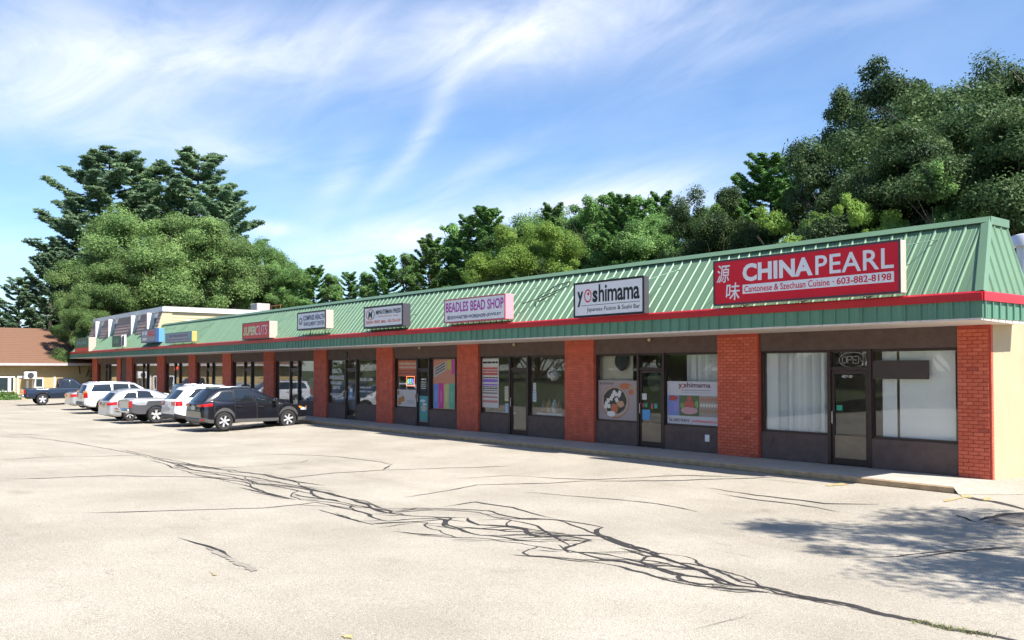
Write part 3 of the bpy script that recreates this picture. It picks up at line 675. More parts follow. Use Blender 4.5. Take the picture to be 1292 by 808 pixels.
S_TAN = flat('sign_tan', (.50, .42, .36), .5); S_PINK = flat('sign_pink', (.75, .30, .36), .45); S_PURP = flat('sign_purple', (.42, .03, .38), .4); S_NAVY = flat('sign_navy', (.03, .03, .14), .4)
S_ORG = flat('sign_orange', (.72, .12, .03), .4); S_DGREY = flat('sign_dark_grey', (.06, .055, .07), .45); S_BLUE = flat('sign_light_blue', (.12, .32, .75), .45)
S_GREEN = flat('sign_green', (.02, .14, .075), .45); S_DRED = flat('sign_dull_red', (.78, .045, .03), .45); S_TEAL = flat('sign_teal', (.03, .22, .28), .45); S_GOLD = flat('sign_gold', (.6, .4, .12), .5); S_MAG = flat('print_magenta', (.60, .02, .22), .4); S_GREY = flat('sign_grey', (.33, .33, .36), .45)
def sx(px0, px1, y=400): return float(onY(px0, y, SY)[0]), float(onY(px1, y, SY)[0])
def sz(px, p0, p1): return float(onY(px, p0, SY)[2]), float(onY(px, p1, SY)[2])
# CHINA PEARL
a, b = sx(900.5, 1136.5); z0, z1 = sz(1137, 369.5, 302); W_, H_ = b-a, z1-z0
o = sign('restaurant_sign', 'large red box sign with white restaurant lettering and Chinese characters', a, b, z0, z1, .24, S_RED, S_DGREY, S_TAN, .035)
T = lambda body, fx0, fz0, fx1, fz1, m, o=o, **k: text(body, fx0*W_, fz0*H_, fx1*W_, fz1*H_, m, o, **k)
T('\u6e90', .022, .50, .105, .90, S_WHITE, bold=.008, y=-.002, shear=.12); T('\u5473', .078, .10, .165, .48, S_WHITE, bold=.008, y=-.002, shear=.08)
T('CHINA', .182, .48, .578, .87, S_WHITE, y=-.002, bold=.042, spacing=1.02); T('PEARL', .592, .48, .972, .87, S_WHITE, y=-.002, bold=.012, spacing=1.05)
mb = MB(); rect(mb, .182*W_, .972*W_, .215*H_, .415*H_, -.002); mb.build('white_band', S_WHITE, o)
T('Cantonese & Szechuan Cuisine', .192, .245, .665, .385, S_RED, y=-.004, bold=.012); T('\u00b7', .680, .300, .687, .328, S_RED, y=-.004, bold=.012); T('603-882-8198', .70, .250, .96, .385, S_RED, y=-.004, bold=.018)
# yoshimama
a, b = sx(724, 812.5); z0, z1 = sz(812, 395.5, 348); W_, H_ = b-a, z1-z0
o = sign('sushi_bar_sign', 'white box sign with black rim reading yoshimama', a, b, z0, z1, .20, S_WHITE, S_BLACK, S_DGREY, .05)
T = lambda body, fx0, fz0, fx1, fz1, m, o=o, **k: text(body, fx0*W_, fz0*H_, fx1*W_, fz1*H_, m, o, **k)
T('y', .055, .30, .145, .74, S_BLACK, y=-.002, bold=.03); T('s', .285, .40, .36, .74, S_BLACK, y=-.002, bold=.035); T('himama', .375, .40, .945, .90, S_BLACK, y=-.002, bold=.02, spacing=.95)
mb = MB(); n = 28
P = []
for i in range(n):
    c, s = math.cos(2*math.pi*i/n), math.sin(2*math.pi*i/n); P += [((.215+.055*c)*W_, -.002, (.60+.19*s)*H_), ((.215+.043*c)*W_, -.002, (.60+.15*s)*H_)]
mb.add(P, [(2*i, (2*i+2) % (2*n), (2*i+3) % (2*n), 2*i+1) for i in range(n)]); disc(mb, .222*W_, .66*H_, .016*W_, .045*H_, -.002); mb.build('ring_letter', S_RED, o)
mb = MB(); rect(mb, .11*W_, .95*W_, .325*H_, .337*H_, -.002); mb.build('rule', S_BLACK, o)
T('Japanese Fusion & Sushi Bar', .20, .12, .95, .27, S_BLACK, y=-.002, bold=.004)
# beads
a, b = sx(560.5, 637.5); z0, z1 = sz(638, 402.5, 370.5); W_, H_ = b-a, z1-z0
o = sign('bead_shop_sign', 'pale lilac box sign with pink rim and purple bead shop lettering', a, b, z0, z1, .33, S_WHITE, flat('rim_pink', (.5, .10, .14), .4), S_PINK, .035)
T = lambda body, fx0, fz0, fx1, fz1, m, o=o, **k: text(body, fx0*W_, fz0*H_, fx1*W_, fz1*H_, m, o, **k)
T('BEADLES BEAD SHOP', .03, .44, .975, .86, S_PURP, y=-.002, bold=.02)
T('BEADS', .06, .14, .20, .29, S_NAVY, y=-.002, bold=.02); T('PARTIES', .225, .14, .405, .29, S_NAVY, y=-.002, bold=.02); T('WORKSHOPS', .43, .14, .69, .29, S_NAVY, y=-.002, bold=.02); T('JEWELRY', .72, .14, .94, .29, S_NAVY, y=-.002, bold=.02)
for i, fx in enumerate((.212, .418, .705)): mb = MB(); disc(mb, fx*W_, .215*H_, .010*W_, .035*H_, -.002); mb.build('dot', S_PURP, o)
# wiring loop lying on the roof beside it
cx = b+.2
mb = MB(); mb.tube([(cx, -1.0, 4.30), (cx+.5, -.75, 4.45), (cx+1.1, -.50, 4.68), (cx+1.5, -.40, 4.80), (cx+1.45, -.30, 4.92), (cx+.9, -.35, 4.86), (cx+.4, -.7, 4.50), (cx+.6, -.85, 4.35), (cx+1.2, -.6, 4.6)], .013, 6)
tag(mb.build('sign_cable', M_BLACK), 'loose black cable looped on the green roof beside the bead shop sign', 'cable')
# press
a, b = sx(459, 508); z0, z1 = sz(508, 411.5, 382.5); W_, H_ = b-a, z1-z0
o = sign('print_shop_sign', 'white box sign with thick black frame and orange M emblem', a, b, z0, z1, .34, S_WHITE, S_BLACK, S_DGREY, .065)
T = lambda body, fx0, fz0, fx1, fz1, m, o=o, **k: text(body, fx0*W_, fz0*H_, fx1*W_, fz1*H_, m, o, **k)
T('MINUTEMAN PRESS', .325, .60, .955, .80, S_BLACK, y=-.002, bold=.03, shear=.1); T('We Print It All for Less  Printing', .38, .45, .88, .54, S_ORG, y=-.002, bold=.005); T('DESIGN  PRINT  MAIL   603-718-1439', .06, .20, .95, .34, S_ORG, y=-.002, bold=.02)
T('M', .12, .46, .235, .78, S_BLACK, y=-.003, bold=.03, shear=.15)
mb = MB(); P = []
for i in range(n):
    c, s = math.cos(2*math.pi*i/n), math.sin(2*math.pi*i/n); P += [((.18+.115*c)*W_, -.002, (.62+.25*s)*H_), ((.18+.100*c)*W_, -.002, (.62+.22*s)*H_)]
mb.add(P, []); 
for i in range(n): mb.face((2*i, (2*i+2) % (2*n), (2*i+3) % (2*n), 2*i+1), 0 if n*.2 < i < n*.8 else 1)
mb.build('ring_emblem', [S_ORG, S_BLACK], o)
# compass health
a, b = sx(375, 411); z0, z1 = sz(411, 414.5, 391); W_, H_ = b-a, z1-z0
o = sign('health_office_sign', 'white box sign with navy lettering reading Compass Health', a, b, z0, z1, .36, S_WHITE, S_BLACK, S_TAN, .06)
T = lambda body, fx0, fz0, fx1, fz1, m, o=o, **k: text(body, fx0*W_, fz0*H_, fx1*W_, fz1*H_, m, o, **k)
T('COMPASS HEALTH', .22, .52, .96, .80, S_NAVY, y=-.002, bold=.03); T('ENROLLMENT CENTER', .24, .22, .95, .44, S_NAVY, y=-.002, bold=.02)
mb = MB(); P = []
for i in range(n):
    c, s = math.cos(2*math.pi*i/n), math.sin(2*math.pi*i/n); P += [((.125+.065*c)*W_, -.002, (.50+.20*s)*H_), ((.125+.042*c)*W_, -.002, (.50+.13*s)*H_)]
mb.add(P, [(2*i, (2*i+2) % (2*n), (2*i+3) % (2*n), 2*i+1) for i in range(n)]); mb.build('ring_emblem', S_NAVY, o)
mb = MB(); mb.add([(.10*W_, -.003, .42*H_), (.13*W_, -.003, .28*H_), (.145*W_, -.003, .55*H_)], [(0, 1, 2)]); mb.build('pointer', S_GOLD, o)
# hair salon
a, b = sx(306, 339.5); z0, z1 = sz(339.5, 426.5, 405); W_, H_ = b-a, z1-z0
o = sign('hair_salon_sign', 'red box sign with white slanted hair salon lettering', a, b, z0, z1, .42, S_DRED, S_DGREY, S_TAN, .03)
text('SUPER', .05*W_, .22*H_, .52*W_, .78*H_, flat('sign_yellow_white', (.72, .66, .36), .4), o, y=-.003, bold=.05, shear=.25); text('CUTS', .51*W_, .22*H_, .94*W_, .78*H_, S_WHITE, o, y=-.004, bold=-.004, shear=.25)
# turquoise shop
a, b = sx(209, 242); z0, z1 = sz(242, 431, 418); W_, H_ = b-a, z1-z0
o = sign('turquoise_shop_sign', 'grey framed sign with teal ends and dark turquoise shop lettering', a, b, z0, z1, .30, S_GREY, S_TEAL, S_GOLD, .05)
text('THE TURQUOISE SHOP', .14*W_, .50*H_, .86*W_, .80*H_, S_NAVY, o, y=-.003, bold=.03); text('Native American Jewelry & Crafts', .10*W_, .20*H_, .90*W_, .38*H_, S_NAVY, o, y=-.003, bold=.01)
for fx in (.06, .94): mb = MB(); disc(mb, fx*W_, .5*H_, .035*W_, .32*H_, -.003, 6); mb.build('stone_motif', flat('turquoise', (.04, .35, .5), .4), o)
# red N sign with blue side
a, b = sx(178.5, 196); z0, z1 = sz(196, 431.5, 414.5); W_, H_ = b-a, z1-z0
o = sign('nail_shop_sign', 'grey sign with bold red letters and light blue side panel', a, b, z0, z1, .55, S_GREY, S_NAVY, S_BLUE, .04)
text('NAILS', .48*W_, .42*H_, .95*W_, .90*H_, S_DRED, o, y=-.003, bold=.04, shear=.1); mb = MB(); rect(mb, .06*W_, .20*W_, .58*H_, .85*H_, -.003); rect(mb, .25*W_, .42*W_, .58*H_, .85*H_, -.003); rect(mb, .08*W_, .40*W_, .16*H_, .36*H_, -.003); mb.build('faded_motif', S_WHITE, o)
MB().box(W_+.007, W_+.75, .0, .05, 0, H_).build('side_panel', S_BLUE, o)
# green signs
a, b = sx(142, 152.5); z0, z1 = sz(152, 437.5, 424); W_, H_ = b-a, z1-z0
o = sign('green_tree_sign', 'small dark green sign with pale emblem between white posts', a, b, z0, z1, .25, S_GREEN, S_GREEN, S_TAN, .03)
text('L', .25*W_, .35*H_, .40*W_, .80*H_, flat('pale_green_print', (.3, .5, .4), .5), o, y=-.003, bold=.02); text('k', .50*W_, .35*H_, .72*W_, .85*H_, flat('pale_green_print', (.3, .5, .4), .5), o, y=-.003)
MB().box(W_+.08, W_+.2, .02, .14, 0, H_+.05).build('white_post', M_WHITE, o); MB().box(W_+.75, W_+.87, .02, .14, 0, H_+.05).build('white_post', M_WHITE, o); MB().box(W_+.22, W_+.73, .05, .11, .05, H_).build('board', flat('board_brown', (.16, .11, .10), .6), o)
a, b = sx(95, 112); z0, z1 = sz(112, 443.5, 425.5); W_, H_ = b-a, z1-z0
o = sign('green_red_sign', 'dark green and red sign at the far end of the roof', a, b, z0, z1, .55, S_GREEN, S_GREEN, S_TAN, .03)
mb = MB(); rect(mb, .01*W_, .99*W_, .02*H_, .27*H_, -.008); mb.build('red_band', S_DRED, o)
mb = MB()
for j in range(5): rect(mb, (.14+.15*j)*W_, (.24+.15*j)*W_, (.50+.06*(j % 2))*H_, (.80-.05*(j % 3))*H_, -.008)
mb.build('faded_motif', flat('pale_teal_print', (.10, .35, .33), .5), o)
# ------------------------------------------------------------------ things in and on the shop windows
C_ = {}
def pc(name, c, r=.5):
    return flat('print_'+name, c, r)
def poster(name, label, x0, x1, z0, z1, m, y=.150, cat='poster', group=None):
    o = empty(name, ((x0+x1)/2, y, z0), 0, label, cat, group); W_ = x1-x0
    MB().box(-W_/2, W_/2, 0, .004, 0, z1-z0).build('sheet', m, o); return o, W_, z1-z0
def bars(o, W_, H_, rows, m, y=-.002, x0=-.45, x1=.45, seed=0, name='printed_line'):
    """lines of print too small to read"""
    r = random.Random(seed)
    for (za, zb, words) in rows:
        mb = MB(); x = x0
        while x < x1-.03:
            e = min(x1, x+r.uniform(.5, 1.3)*(x1-x0)/words); rect(mb, x*W_, e*W_, za*H_, zb*H_, y); x = e+.02
        mb.build(name, m, o)
# --- Chinese restaurant: vertical blinds, neon, door numbers, brown board
M_SLAT = mat('blind_slat_white', (.90, .90, .88), .6, var=.06)
smesh = MB().box(-.044, .044, -.0015, .0015, 0, 1.90).mesh('slat', M_SLAT)
def blinds(label, x0, x1, angs, pitch=.078, y=.235, z=.80, skip=()):
    o = empty('vertical_blinds', ((x0+x1)/2, y, 2.70), 0, label, 'window blind'); i = 0
    MB().box((x0-x1)/2, (x1-x0)/2, -.02, .02, -.03, .01).build('head_rail', M_WHITE, o)
    x = x0+.04
    while x < x1-.03:
        if i not in skip:
            s = obj('slat', smesh, o, (x-(x0+x1)/2, 0, -1.93)); s.rotation_euler = (0, 0, R(angs(i)))
        x += pitch; i += 1
rr = random.Random(5)
blinds('white vertical blinds, half turned, left of the Chinese restaurant door', -5.34, -3.64, lambda i: rr.choice((30, 45, 52, 58, 64)) if 3 < i else 8)
blinds('white vertical blinds, closed, behind the brown board', -2.36, -.74, lambda i: rr.uniform(4, 12), skip=(4,))
o = tag(MB().box(-.62, .62, 0, .03, 0, .40).build('brown_board', mat('brown_board', (.07, .05, .04), .6), None, (-1.90, .10, 2.08)), 'plain dark brown board hung across the restaurant window', 'board')
MB().box(-.60, .60, -.006, -.001, .02, .38).build('panel', mat('brown_board_face', (.055, .04, .034), .5, var=.25), o)
M_NEON = mat('neon_tube_unlit', (.42, .42, .40), .3)
def neon_open(label, cx, cz, w, h, y, m, border, mb_m):
    o = empty('open_sign', (cx, y, cz-h/2), 0, label, 'open sign'); 
    pts = [(w/2*math.cos(2*math.pi*i/28), 0, h/2+h/2*math.sin(2*math.pi*i/28)) for i in range(29)]
    if border == 'oval': MB().tube(pts, .008, 5).build('neon_border', mb_m, o)
    else: MB().tube([(-w/2, 0, 0), (w/2, 0, 0), (w/2, 0, h), (-w/2, 0, h), (-w/2, 0, 0)], .012, 5).build('neon_border', mb_m, o)
    for i, ch in enumerate('OPEN'):
        x = -w*.38+i*w*.2; q = w*.17; z0 = h*.27; z1 = h*.73
        mm = m[i % len(m)]
        L_ = {'O': [[(x+q/2+q/2*math.cos(a*.524), (z0+z1)/2+(z1-z0)/2*math.sin(a*.524)) for a in range(13)]], 'P': [[(x, z0), (x, z1), (x+q*.8, z1), (x+q, z1-.25*(z1-z0)), (x+q*.8, (z0+z1)/2), (x, (z0+z1)/2)]],
              'E': [[(x+q, z1), (x, z1), (x, z0), (x+q, z0)], [(x, (z0+z1)/2), (x+q*.8, (z0+z1)/2)]], 'N': [[(x, z0), (x, z1), (x+q, z0), (x+q, z1)]]}[ch]
        mb = MB()
        for l in L_: mb.tube([(a, 0, b) for a, b in l], .009, 5)
        mb.build('neon_letter', mm, o)
    return o
neon_open('unlit oval OPEN neon sign above the Chinese restaurant door', -3.02, 2.50, .66, .34, .14, [M_NEON], 'oval', M_NEON)
def numbers(body, x0, x1, z0, z1, m=M_WHITE, y=.105, label=None):
    o = empty('door_number', ((x0+x1)/2, y, z0), 0, label, 'number'); text(body, -(x1-x0)/2, 0, (x1-x0)/2, z1-z0, m, o, bold=.02, shear=.15); return o
numbers('11', -2.80, -2.68, 2.37, 2.47, y=.15, label='white number 11 on the glass above the restaurant door')
numbers('427-10', -3.28, -3.02, 2.10, 2.16, y=.125, label='white number 427-10 on the glass of the restaurant door')
for (x, z, c, nm, lb) in ((-3.34, 1.42, (.03, .35, .22), 'sticker', 'small green sticker on the Chinese restaurant door'),):
    tag(MB().box(-.07, .07, 0, .003, -.06, .06).build(nm, pc('green_sticker', c), None, (x, .122, z)), lb, 'sticker')
# --- sushi bar
o, W_, H_ = poster('soup_poster', 'large window poster of a round soup bowl with white pieces', -11.22, -9.64, .80, 1.97, pc('poster_mauve', (.36, .30, .30)))
def dpart(name, m, *discs):
    mb = MB()
    for d in discs: disc(mb, d[0]*W_, d[1]*H_, d[2]*W_, d[3]*H_, d[4], d[5] if len(d) > 5 else 24, wob=d[6] if len(d) > 6 else 0, seed=int(d[0]*999)+int(d[1]*77))
    return mb.build(name, m, o)
dpart('bowl_rim', pc('bowl_rim', (.38, .20, .13)), (-.05, .46, .37, .40, -.0020, 32)); dpart('bowl_edge', pc('bowl_pale', (.45, .33, .28)), (-.05, .475, .345, .37, -.0035, 32)); dpart('soup', pc('soup_dark', (.045, .04, .035)), (-.05, .49, .30, .32, -.005, 32, .06))
rt = random.Random(3)
tf = [(-.27+.0, .42), (-.22, .50), (-.14, .55), (-.20, .36), (-.10, .62), (-.02, .66), (.06, .64), (.0, .52), (-.28, .35), (.08, .70), (-.06, .70)]
for i, (fx, fz) in enumerate(tf):
    mb = MB(); s = .055; a = rt.uniform(0, 1.5); mb.add([((fx+s*math.cos(a+k*1.571))*W_, -.007-.0004*i, (fz+s*1.35*math.sin(a+k*1.571))*H_) for k in range(4)], [(0, 1, 2, 3)]); mb.build('tofu_piece', pc('tofu', (.68, .66, .62)), o)
dpart('shrimp', pc('shrimp', (.50, .16, .07)), (-.05, .30, .09, .13, -.0125, 14, .3)); dpart('shrimp', pc('shrimp2', (.55, .30, .18)), (.10, .42, .10, .08, -.0125, 14, .3)); dpart('radish', pc('radish', (.72, .70, .70)), (-.14, .17, .11, .075, -.0130, 14, .2)); dpart('spoon', pc('spoon_red', (.50, .15, .06)), (.22, .86, .15, .075, -.003, 20), (.36, .72, .07, .07, -.003, 12))
mb = MB(); mb.add([((.30)*W_, -.0040, .83*H_), (.5*W_, -.0040, .75*H_), (.5*W_, -.0040, .81*H_), (.31*W_, -.0040, .88*H_)], [(0, 1, 2, 3)]); mb.build('spoon_handle', pc('wood_pale', (.45, .30, .18)), o)
text('yoshimama', -.45*W_, .87*H_, -.08*W_, .97*H_, S_BLACK, o, y=-.003)
o, W_, H_ = poster('sushi_poster', 'white window poster with yoshimama lettering above three food photographs', -8.50, -6.72, .80, 1.97, pc('poster_white', (.55, .54, .58)))
text('y shimama', -.28*W_, .83*H_, .33*W_, .975*H_, flat('print_maroon', (.10, .02, .04)), o, y=-.003, bold=.02); text('Japanese Fusion & Sushi Bar', -.20*W_, .725*H_, .32*W_, .77*H_, S_GREY, o, y=-.003)
mb = MB(); P = []
for i in range(n):
    c, s = math.cos(2*math.pi*i/n), math.sin(2*math.pi*i/n); P += [((-.195+.042*c)*W_, -.003, (.895+.055*s)*H_), ((-.195+.030*c)*W_, -.003, (.895+.038*s)*H_)]
mb.add(P, [(2*i, (2*i+2) % (2*n), (2*i+3) % (2*n), 2*i+1) for i in range(n)]); mb.build('ring_letter', S_DRED, o)
mb = MB(); rect(mb, -.22*W_, .33*W_, .795*H_, .803*H_, -.003); mb.build('rule', S_BLACK, o)
def block(name, fx0, fx1, c, fz0=.215, fz1=.68, y=-.003): mb = MB(); rect(mb, fx0*W_, fx1*W_, fz0*H_, fz1*H_, y); return mb.build(name, pc(name, c), o)
block('photo_blue', -.49, -.27, (.16, .25, .55)); block('photo_green', -.265, .125, (.10, .14, .06)); block('photo_cream', .13, .49, (.34, .28, .25))
for (nm_, c_, ds_) in (('drink', (.45, .07, .05), [(-.38, .61, .09, .06, -.005, 12, .4)]), ('ice', (.28, .22, .55), [(-.33, .42, .05, .14, -.005, 12, .4), (-.44, .36, .03, .10, -.005, 10, .4)]), ('plate', (.55, .30, .33), [(-.07, .34, .16, .085, -.005, 24)]),
                       ('sashimi', (.48, .10, .08), [(-.07, .48, .10, .08, -.007, 12, .4), (-.07, .60, .045, .08, -.0075, 10, .4)]), ('garnish', (.22, .34, .10), [(-.20, .45, .04, .07, -.007, 10, .4), (.07, .48, .035, .09, -.007, 10, .4)])):
    for d_ in ds_: dpart(nm_, pc('food_'+nm_, c_), d_)
for r_ in range(3):
    dpart('roll_row', pc('roll_%d' % r_, ((.42, .18, .10), (.62, .58, .5), (.34, .22, .12))[r_]), *[(.16+.05*k, .60-.13*r_, .022, .045, -.005, 9, .3) for k in range(7)])
text('Tel. (603)718-8315', -.47*W_, .06*H_, -.07*W_, .15*H_, flat('print_maroon', (.10, .02, .04)), o, y=-.003, bold=.02); text('yoshimamasushi.com', -.02*W_, .06*H_, .48*W_, .15*H_, S_DRED, o, y=-.003, bold=.01)
blinds('white vertical blinds above the sushi poster', -7.95, -6.74, lambda i: rr.choice((50, 62, 75)), y=.33)
o = tag(MB().box(-.62, .62, 0, .02, 0, .75).build('cream_screen', pc('cream_screen', (.55, .50, .40)), None, (-10.55, .30, 1.95)), 'cream screen hanging behind the soup poster', 'screen')
tag(MB().lathe([(.02, -.02), (.26, -.015), (.28, 0), (.26, .02), (.02, .03)], 24, 'y').build('round_tray', S_BLACK, None, (-10.30, .22, 2.52)), 'round black plate hung above the soup poster', 'plate')
numbers('12', -9.02, -8.92, 2.42, 2.54, m=flat('number_cream', (.7, .66, .5)), y=.15, label='cream number 12 above the sushi bar door')
for (x, z, w_, h_, c, nm) in ((-9.36, 1.53, .24, .17, (.6, .62, .6), 'pale'), (-9.40, 1.29, .10, .11, (.5, .06, .10), 'red'), (-9.27, 1.29, .12, .11, (.03, .30, .16), 'green'), (-9.04, 1.27, .06, .16, (.5, .12, .15), 'striped pink'), (-8.90, 1.28, .13, .13, (.08, .28, .25), 'teal'), (-9.26, 1.03, .30, .28, (.10, .32, .62), 'light blue')):
    tag(MB().box(-w_/2, w_/2, 0, .003, -h_/2, h_/2).build('sticker', pc('sticker_'+nm.replace(' ', '_'), c), None, (x, .1235, z)), '%s sticker on the sushi bar door glass' % nm, 'sticker')
tag(MB().lathe([(.12, -.04), (.26, -.03), (.30, 0), (.26, .03), (.12, .04)], 18, 'y').build('door_wreath', pc('wreath', (.03, .04, .02)), None, (-8.98, .19, 1.95)), 'dark wreath behind the sushi bar door glass', 'wreath')
# --- bead shop
o, W_, H_ = poster('workshop_banner', 'tall white list banner with red and purple lines in the bead shop window', -17.0, -16.05, .98, 2.66, pc('banner_white', (.58, .56, .52)))
for (za, zb, c) in ((.86, .97, (.62, .63, .6)), (.66, .82, (.5, .09, .08)), (.52, .58, (.25, .12, .55)), (.45, .48, (.25, .12, .55)), (.28, .31, (.2, .18, .16)), (.20, .23, (.5, .12, .2)), (.10, .15, (.5, .2, .2))):
    mb = MB(); rect(mb, -.46*W_, .44*W_, za*H_, zb*H_, -.002); mb.build('printed_line', pc('bn%d' % int(za*100), c), o)
bars(o, W_, H_, [(.90, .94, 4)], S_BLACK, y=-.004); bars(o, W_, H_, [(.71, .73, 4), (.76, .78, 5)], pc('bnw', (.6, .5, .5)), y=-.004, seed=3); bars(o, W_, H_, [(.60, .62, 6), (.38, .40, 7), (.34, .355, 6), (.415, .43, 5)], S_BLACK, y=-.003, seed=5)
for (x0, x1, z0, z1, c, lb) in ((-15.72, -15.50, 1.22, 1.72, (.50, .48, .30), 'narrow cream flyer in the bead shop window'), (-15.70, -15.47, .84, 1.15, (.35, .50, .68), 'pale blue flyer low in the bead shop window'), (-14.22, -14.08, 1.62, 1.85, (.62, .63, .62), 'white notice on the glass right of the bead shop door'), (-14.24, -14.06, 1.25, 1.60, (.5, .58, .66), 'pale notice below the white one by the bead shop door')):
    q = poster('flyer', lb, x0, x1, z0, z1, pc('flyer%d' % int(-x0*100), c)); bars(q[0], q[1], q[2], [(.2, .26, 3), (.4, .46, 3), (.6, .66, 3), (.78, .88, 2)], S_GREY, seed=int(-x0*10))
# pendant lamp of white petals
o = empty('petal_lamp', (-13.55, .45, 2.95), 0, 'white petal pendant lamp hanging in the bead shop window', 'lamp')
MB().tube([(0, 0, 0), (0, 0, -.62)], .006, 5).build('cord', M_BLACK, o)
mb = MB(); rp = random.Random(8)
for i in range(70):
    th = rp.uniform(0, 6.28); ph = math.acos(rp.uniform(-1, 1)); d = np.array((math.sin(ph)*math.cos(th), math.sin(ph)*math.sin(th), math.cos(ph))); c = np.array((0, 0, -.80))+d*.20
    e = np.cross(d, (0.3, .2, 1.)); e /= np.linalg.norm(e); f_ = np.cross(d, e)
    mb.add([c-e*.07, c+f_*.09+d*.03, c+e*.07, c-f_*.05], [(0, 1, 2, 3)])
mb.build('petal_shade', mat('petal_white', (.75, .74, .70), .6), o)
for (bx, lb) in ((-13.95, 'left'), (-13.65, 'mid'), (-13.35, 'right')): pass
tb = empty('display_table', (-13.65, .52, ZW), 0, 'low white display shelf inside the bead shop window', 'shelf')
MB().box(-.62, .62, -.18, .18, .70, .76).build('top', M_WHITE, tb)
for sx_ in (-.58, .55): MB().box(sx_, sx_+.04, -.15, .15, 0, .695).build('leg', M_WHITE, tb)
for i, (bx, c) in enumerate(((-14.02, (.25, .15, .09)), (-13.78, (.45, .33, .22)), (-13.52, (.6, .58, .55)), (-13.28, (.30, .22, .16)))):
    t = empty('necklace_bust', (bx, .46, ZW+.76), 0, '%s necklace display bust on the white shelf' % ('dark brown', 'tan', 'white', 'taupe')[i], 'display bust')
    MB().lathe([(.05, 0), (.085, .03), (.11, .18), (.09, .30), (.045, .36), (.04, .43)], 12, 'z').build('form', pc('bust%d' % i, c), t, smooth=True)
    MB().tube([(.09*math.cos(a*.35-.55-1.57+.0), -.11+.03*abs(a-4)/4, .36-.18*math.sin(a/9*3.14)) for a in range(10)], .008, 5).build('necklace', pc('beads%d' % i, (.4, .1, .1) if i % 2 else (.1, .2, .4)), t)
o = empty('bead_tray', (-16.3, .45, ZW+.65), 0, 'white tray of beads at the bottom of the bead shop window', 'tray')
MB().box(-.75, .62, -.16, .16, 0, .05).build('tray', M_WHITE, o); 
mb = MB()
for i in range(60): x, y, r_ = rp.uniform(-.7, .55), rp.uniform(-.14, .14), rp.uniform(.02, .05); mb.lathe([(.005, .05), (r_, .05+r_), (.005, .05+2*r_)], 6, 'z', (x, y, 0))
tag(mb.build('beads', pc('bead_mix', (.30, .20, .12)), o), kind='stuff')
# --- print shop
o, W_, H_ = poster('orange_poster', 'orange printed poster with pale text lines high in the print shop window', -22.62, -21.22, 2.02, 2.64, pc('poster_orange', (.52, .13, .06)))
bars(o, W_, H_, [(.72, .86, 4), (.50, .62, 4)], pc('poster_orange_text', (.55, .38, .30)), seed=2); bars(o, W_, H_, [(.30, .38, 6), (.12, .22, 3)], pc('poster_orange_dark', (.22, .06, .04)), seed=4)
o, W_, H_ = poster('leaf_poster', 'white poster with orange autumn leaves low in the print shop window', -22.68, -21.26, .84, 1.50, pc('poster_pale', (.52, .50, .50)))
dpart('leaf', pc('leaf_orange', (.45, .18, .05)), (-.36, .28, .12, .22, -.002, 12, .5), (-.20, .45, .09, .20, -.004, 12, .5), (.46, .62, .035, .16, -.002, 9, .5)); dpart('leaf', pc('leaf_brown', (.22, .12, .07)), (-.44, .80, .05, .14, -.002, 9, .5)); bars(o, W_, H_, [(.18, .25, 3), (.30, .36, 3)], S_GREY, x0=.02, x1=.38)
neon_open('lit multicoloured OPEN neon sign in the print shop window', -21.78, 1.83, .58, .36, .20, [mat('neon_green', (.05, .3, .1), emit=(.15, 1, .2, 1.2)), mat('neon_blue', (.05, .1, .4), emit=(.25, .2, 1, 1.6))], 'box', mat('neon_red', (.4, .1, .05), emit=(1, .22, .08, 1.5)))
o, W_, H_ = poster('door_poster', 'tall teal printed poster on the lower half of the print shop door', -21.02, -20.40, .24, 1.28, pc('poster_teal', (.06, .30, .36)), y=.122)
dpart('photo', pc('dp1', (.45, .42, .35)), (.0, .55, .34, .13, -.002, 10, .3)); dpart('photo', pc('dp2', (.10, .35, .22)), (.05, .30, .34, .06, -.002, 12, .3), (-.1, .18, .34, .06, -.002, 12, .3)); dpart('photo', pc('dp3', (.55, .2, .12)), (-.05, .06, .3, .035, -.002, 12, .3)); dpart('photo', pc('dp4', (.6, .6, .6)), (-.1, .82, .3, .05, -.002, 12, .3), (.1, .70, .25, .04, -.0025, 12, .3))
bars(empty('hours_lettering', (-20.71, .124, 1.55), 0, 'white opening hours lettering on the print shop door', 'lettering'), 1.0, 1.0, [(.0, .035, 4), (.08, .11, 5), (.16, .19, 4), (.24, .275, 4), (.34, .39, 2)], M_WHITE, x0=-.16, x1=.17, seed=7)
o, W_, H_ = poster('colour_poster', 'big poster of blue, magenta, yellow and teal brochures on orange', -20.08, -18.66, .83, 2.66, pc('poster_coral', (.55, .22, .14)))
for i, c in enumerate(((.12, .24, .55), (.55, .03, .28), (.45, .46, .18), (.10, .38, .28))):
    mb = MB(); rect(mb, (-.49+.245*i)*W_, (-.255+.245*i)*W_, .01*H_, (.50+.02*(i % 2))*H_, -.002); mb.build('brochure', pc('broch%d' % i, c), o)
    mb = MB(); rect(mb, (-.40+.245*i)*W_, (-.345+.245*i)*W_, .14*H_, .36*H_, -.004); mb.build('printed_line', pc('brochl%d' % i, tuple(min(1, v+.12) for v in c)), o)
mb = MB(); mb.add([(-.48*W_, -.004, .62*H_), (.12*W_, -.004, .78*H_), (.12*W_, -.004, .97*H_), (-.48*W_, -.004, .84*H_)], [(0, 1, 2, 3)]); mb.build('card', pc('card_grey', (.42, .40, .38)), o)
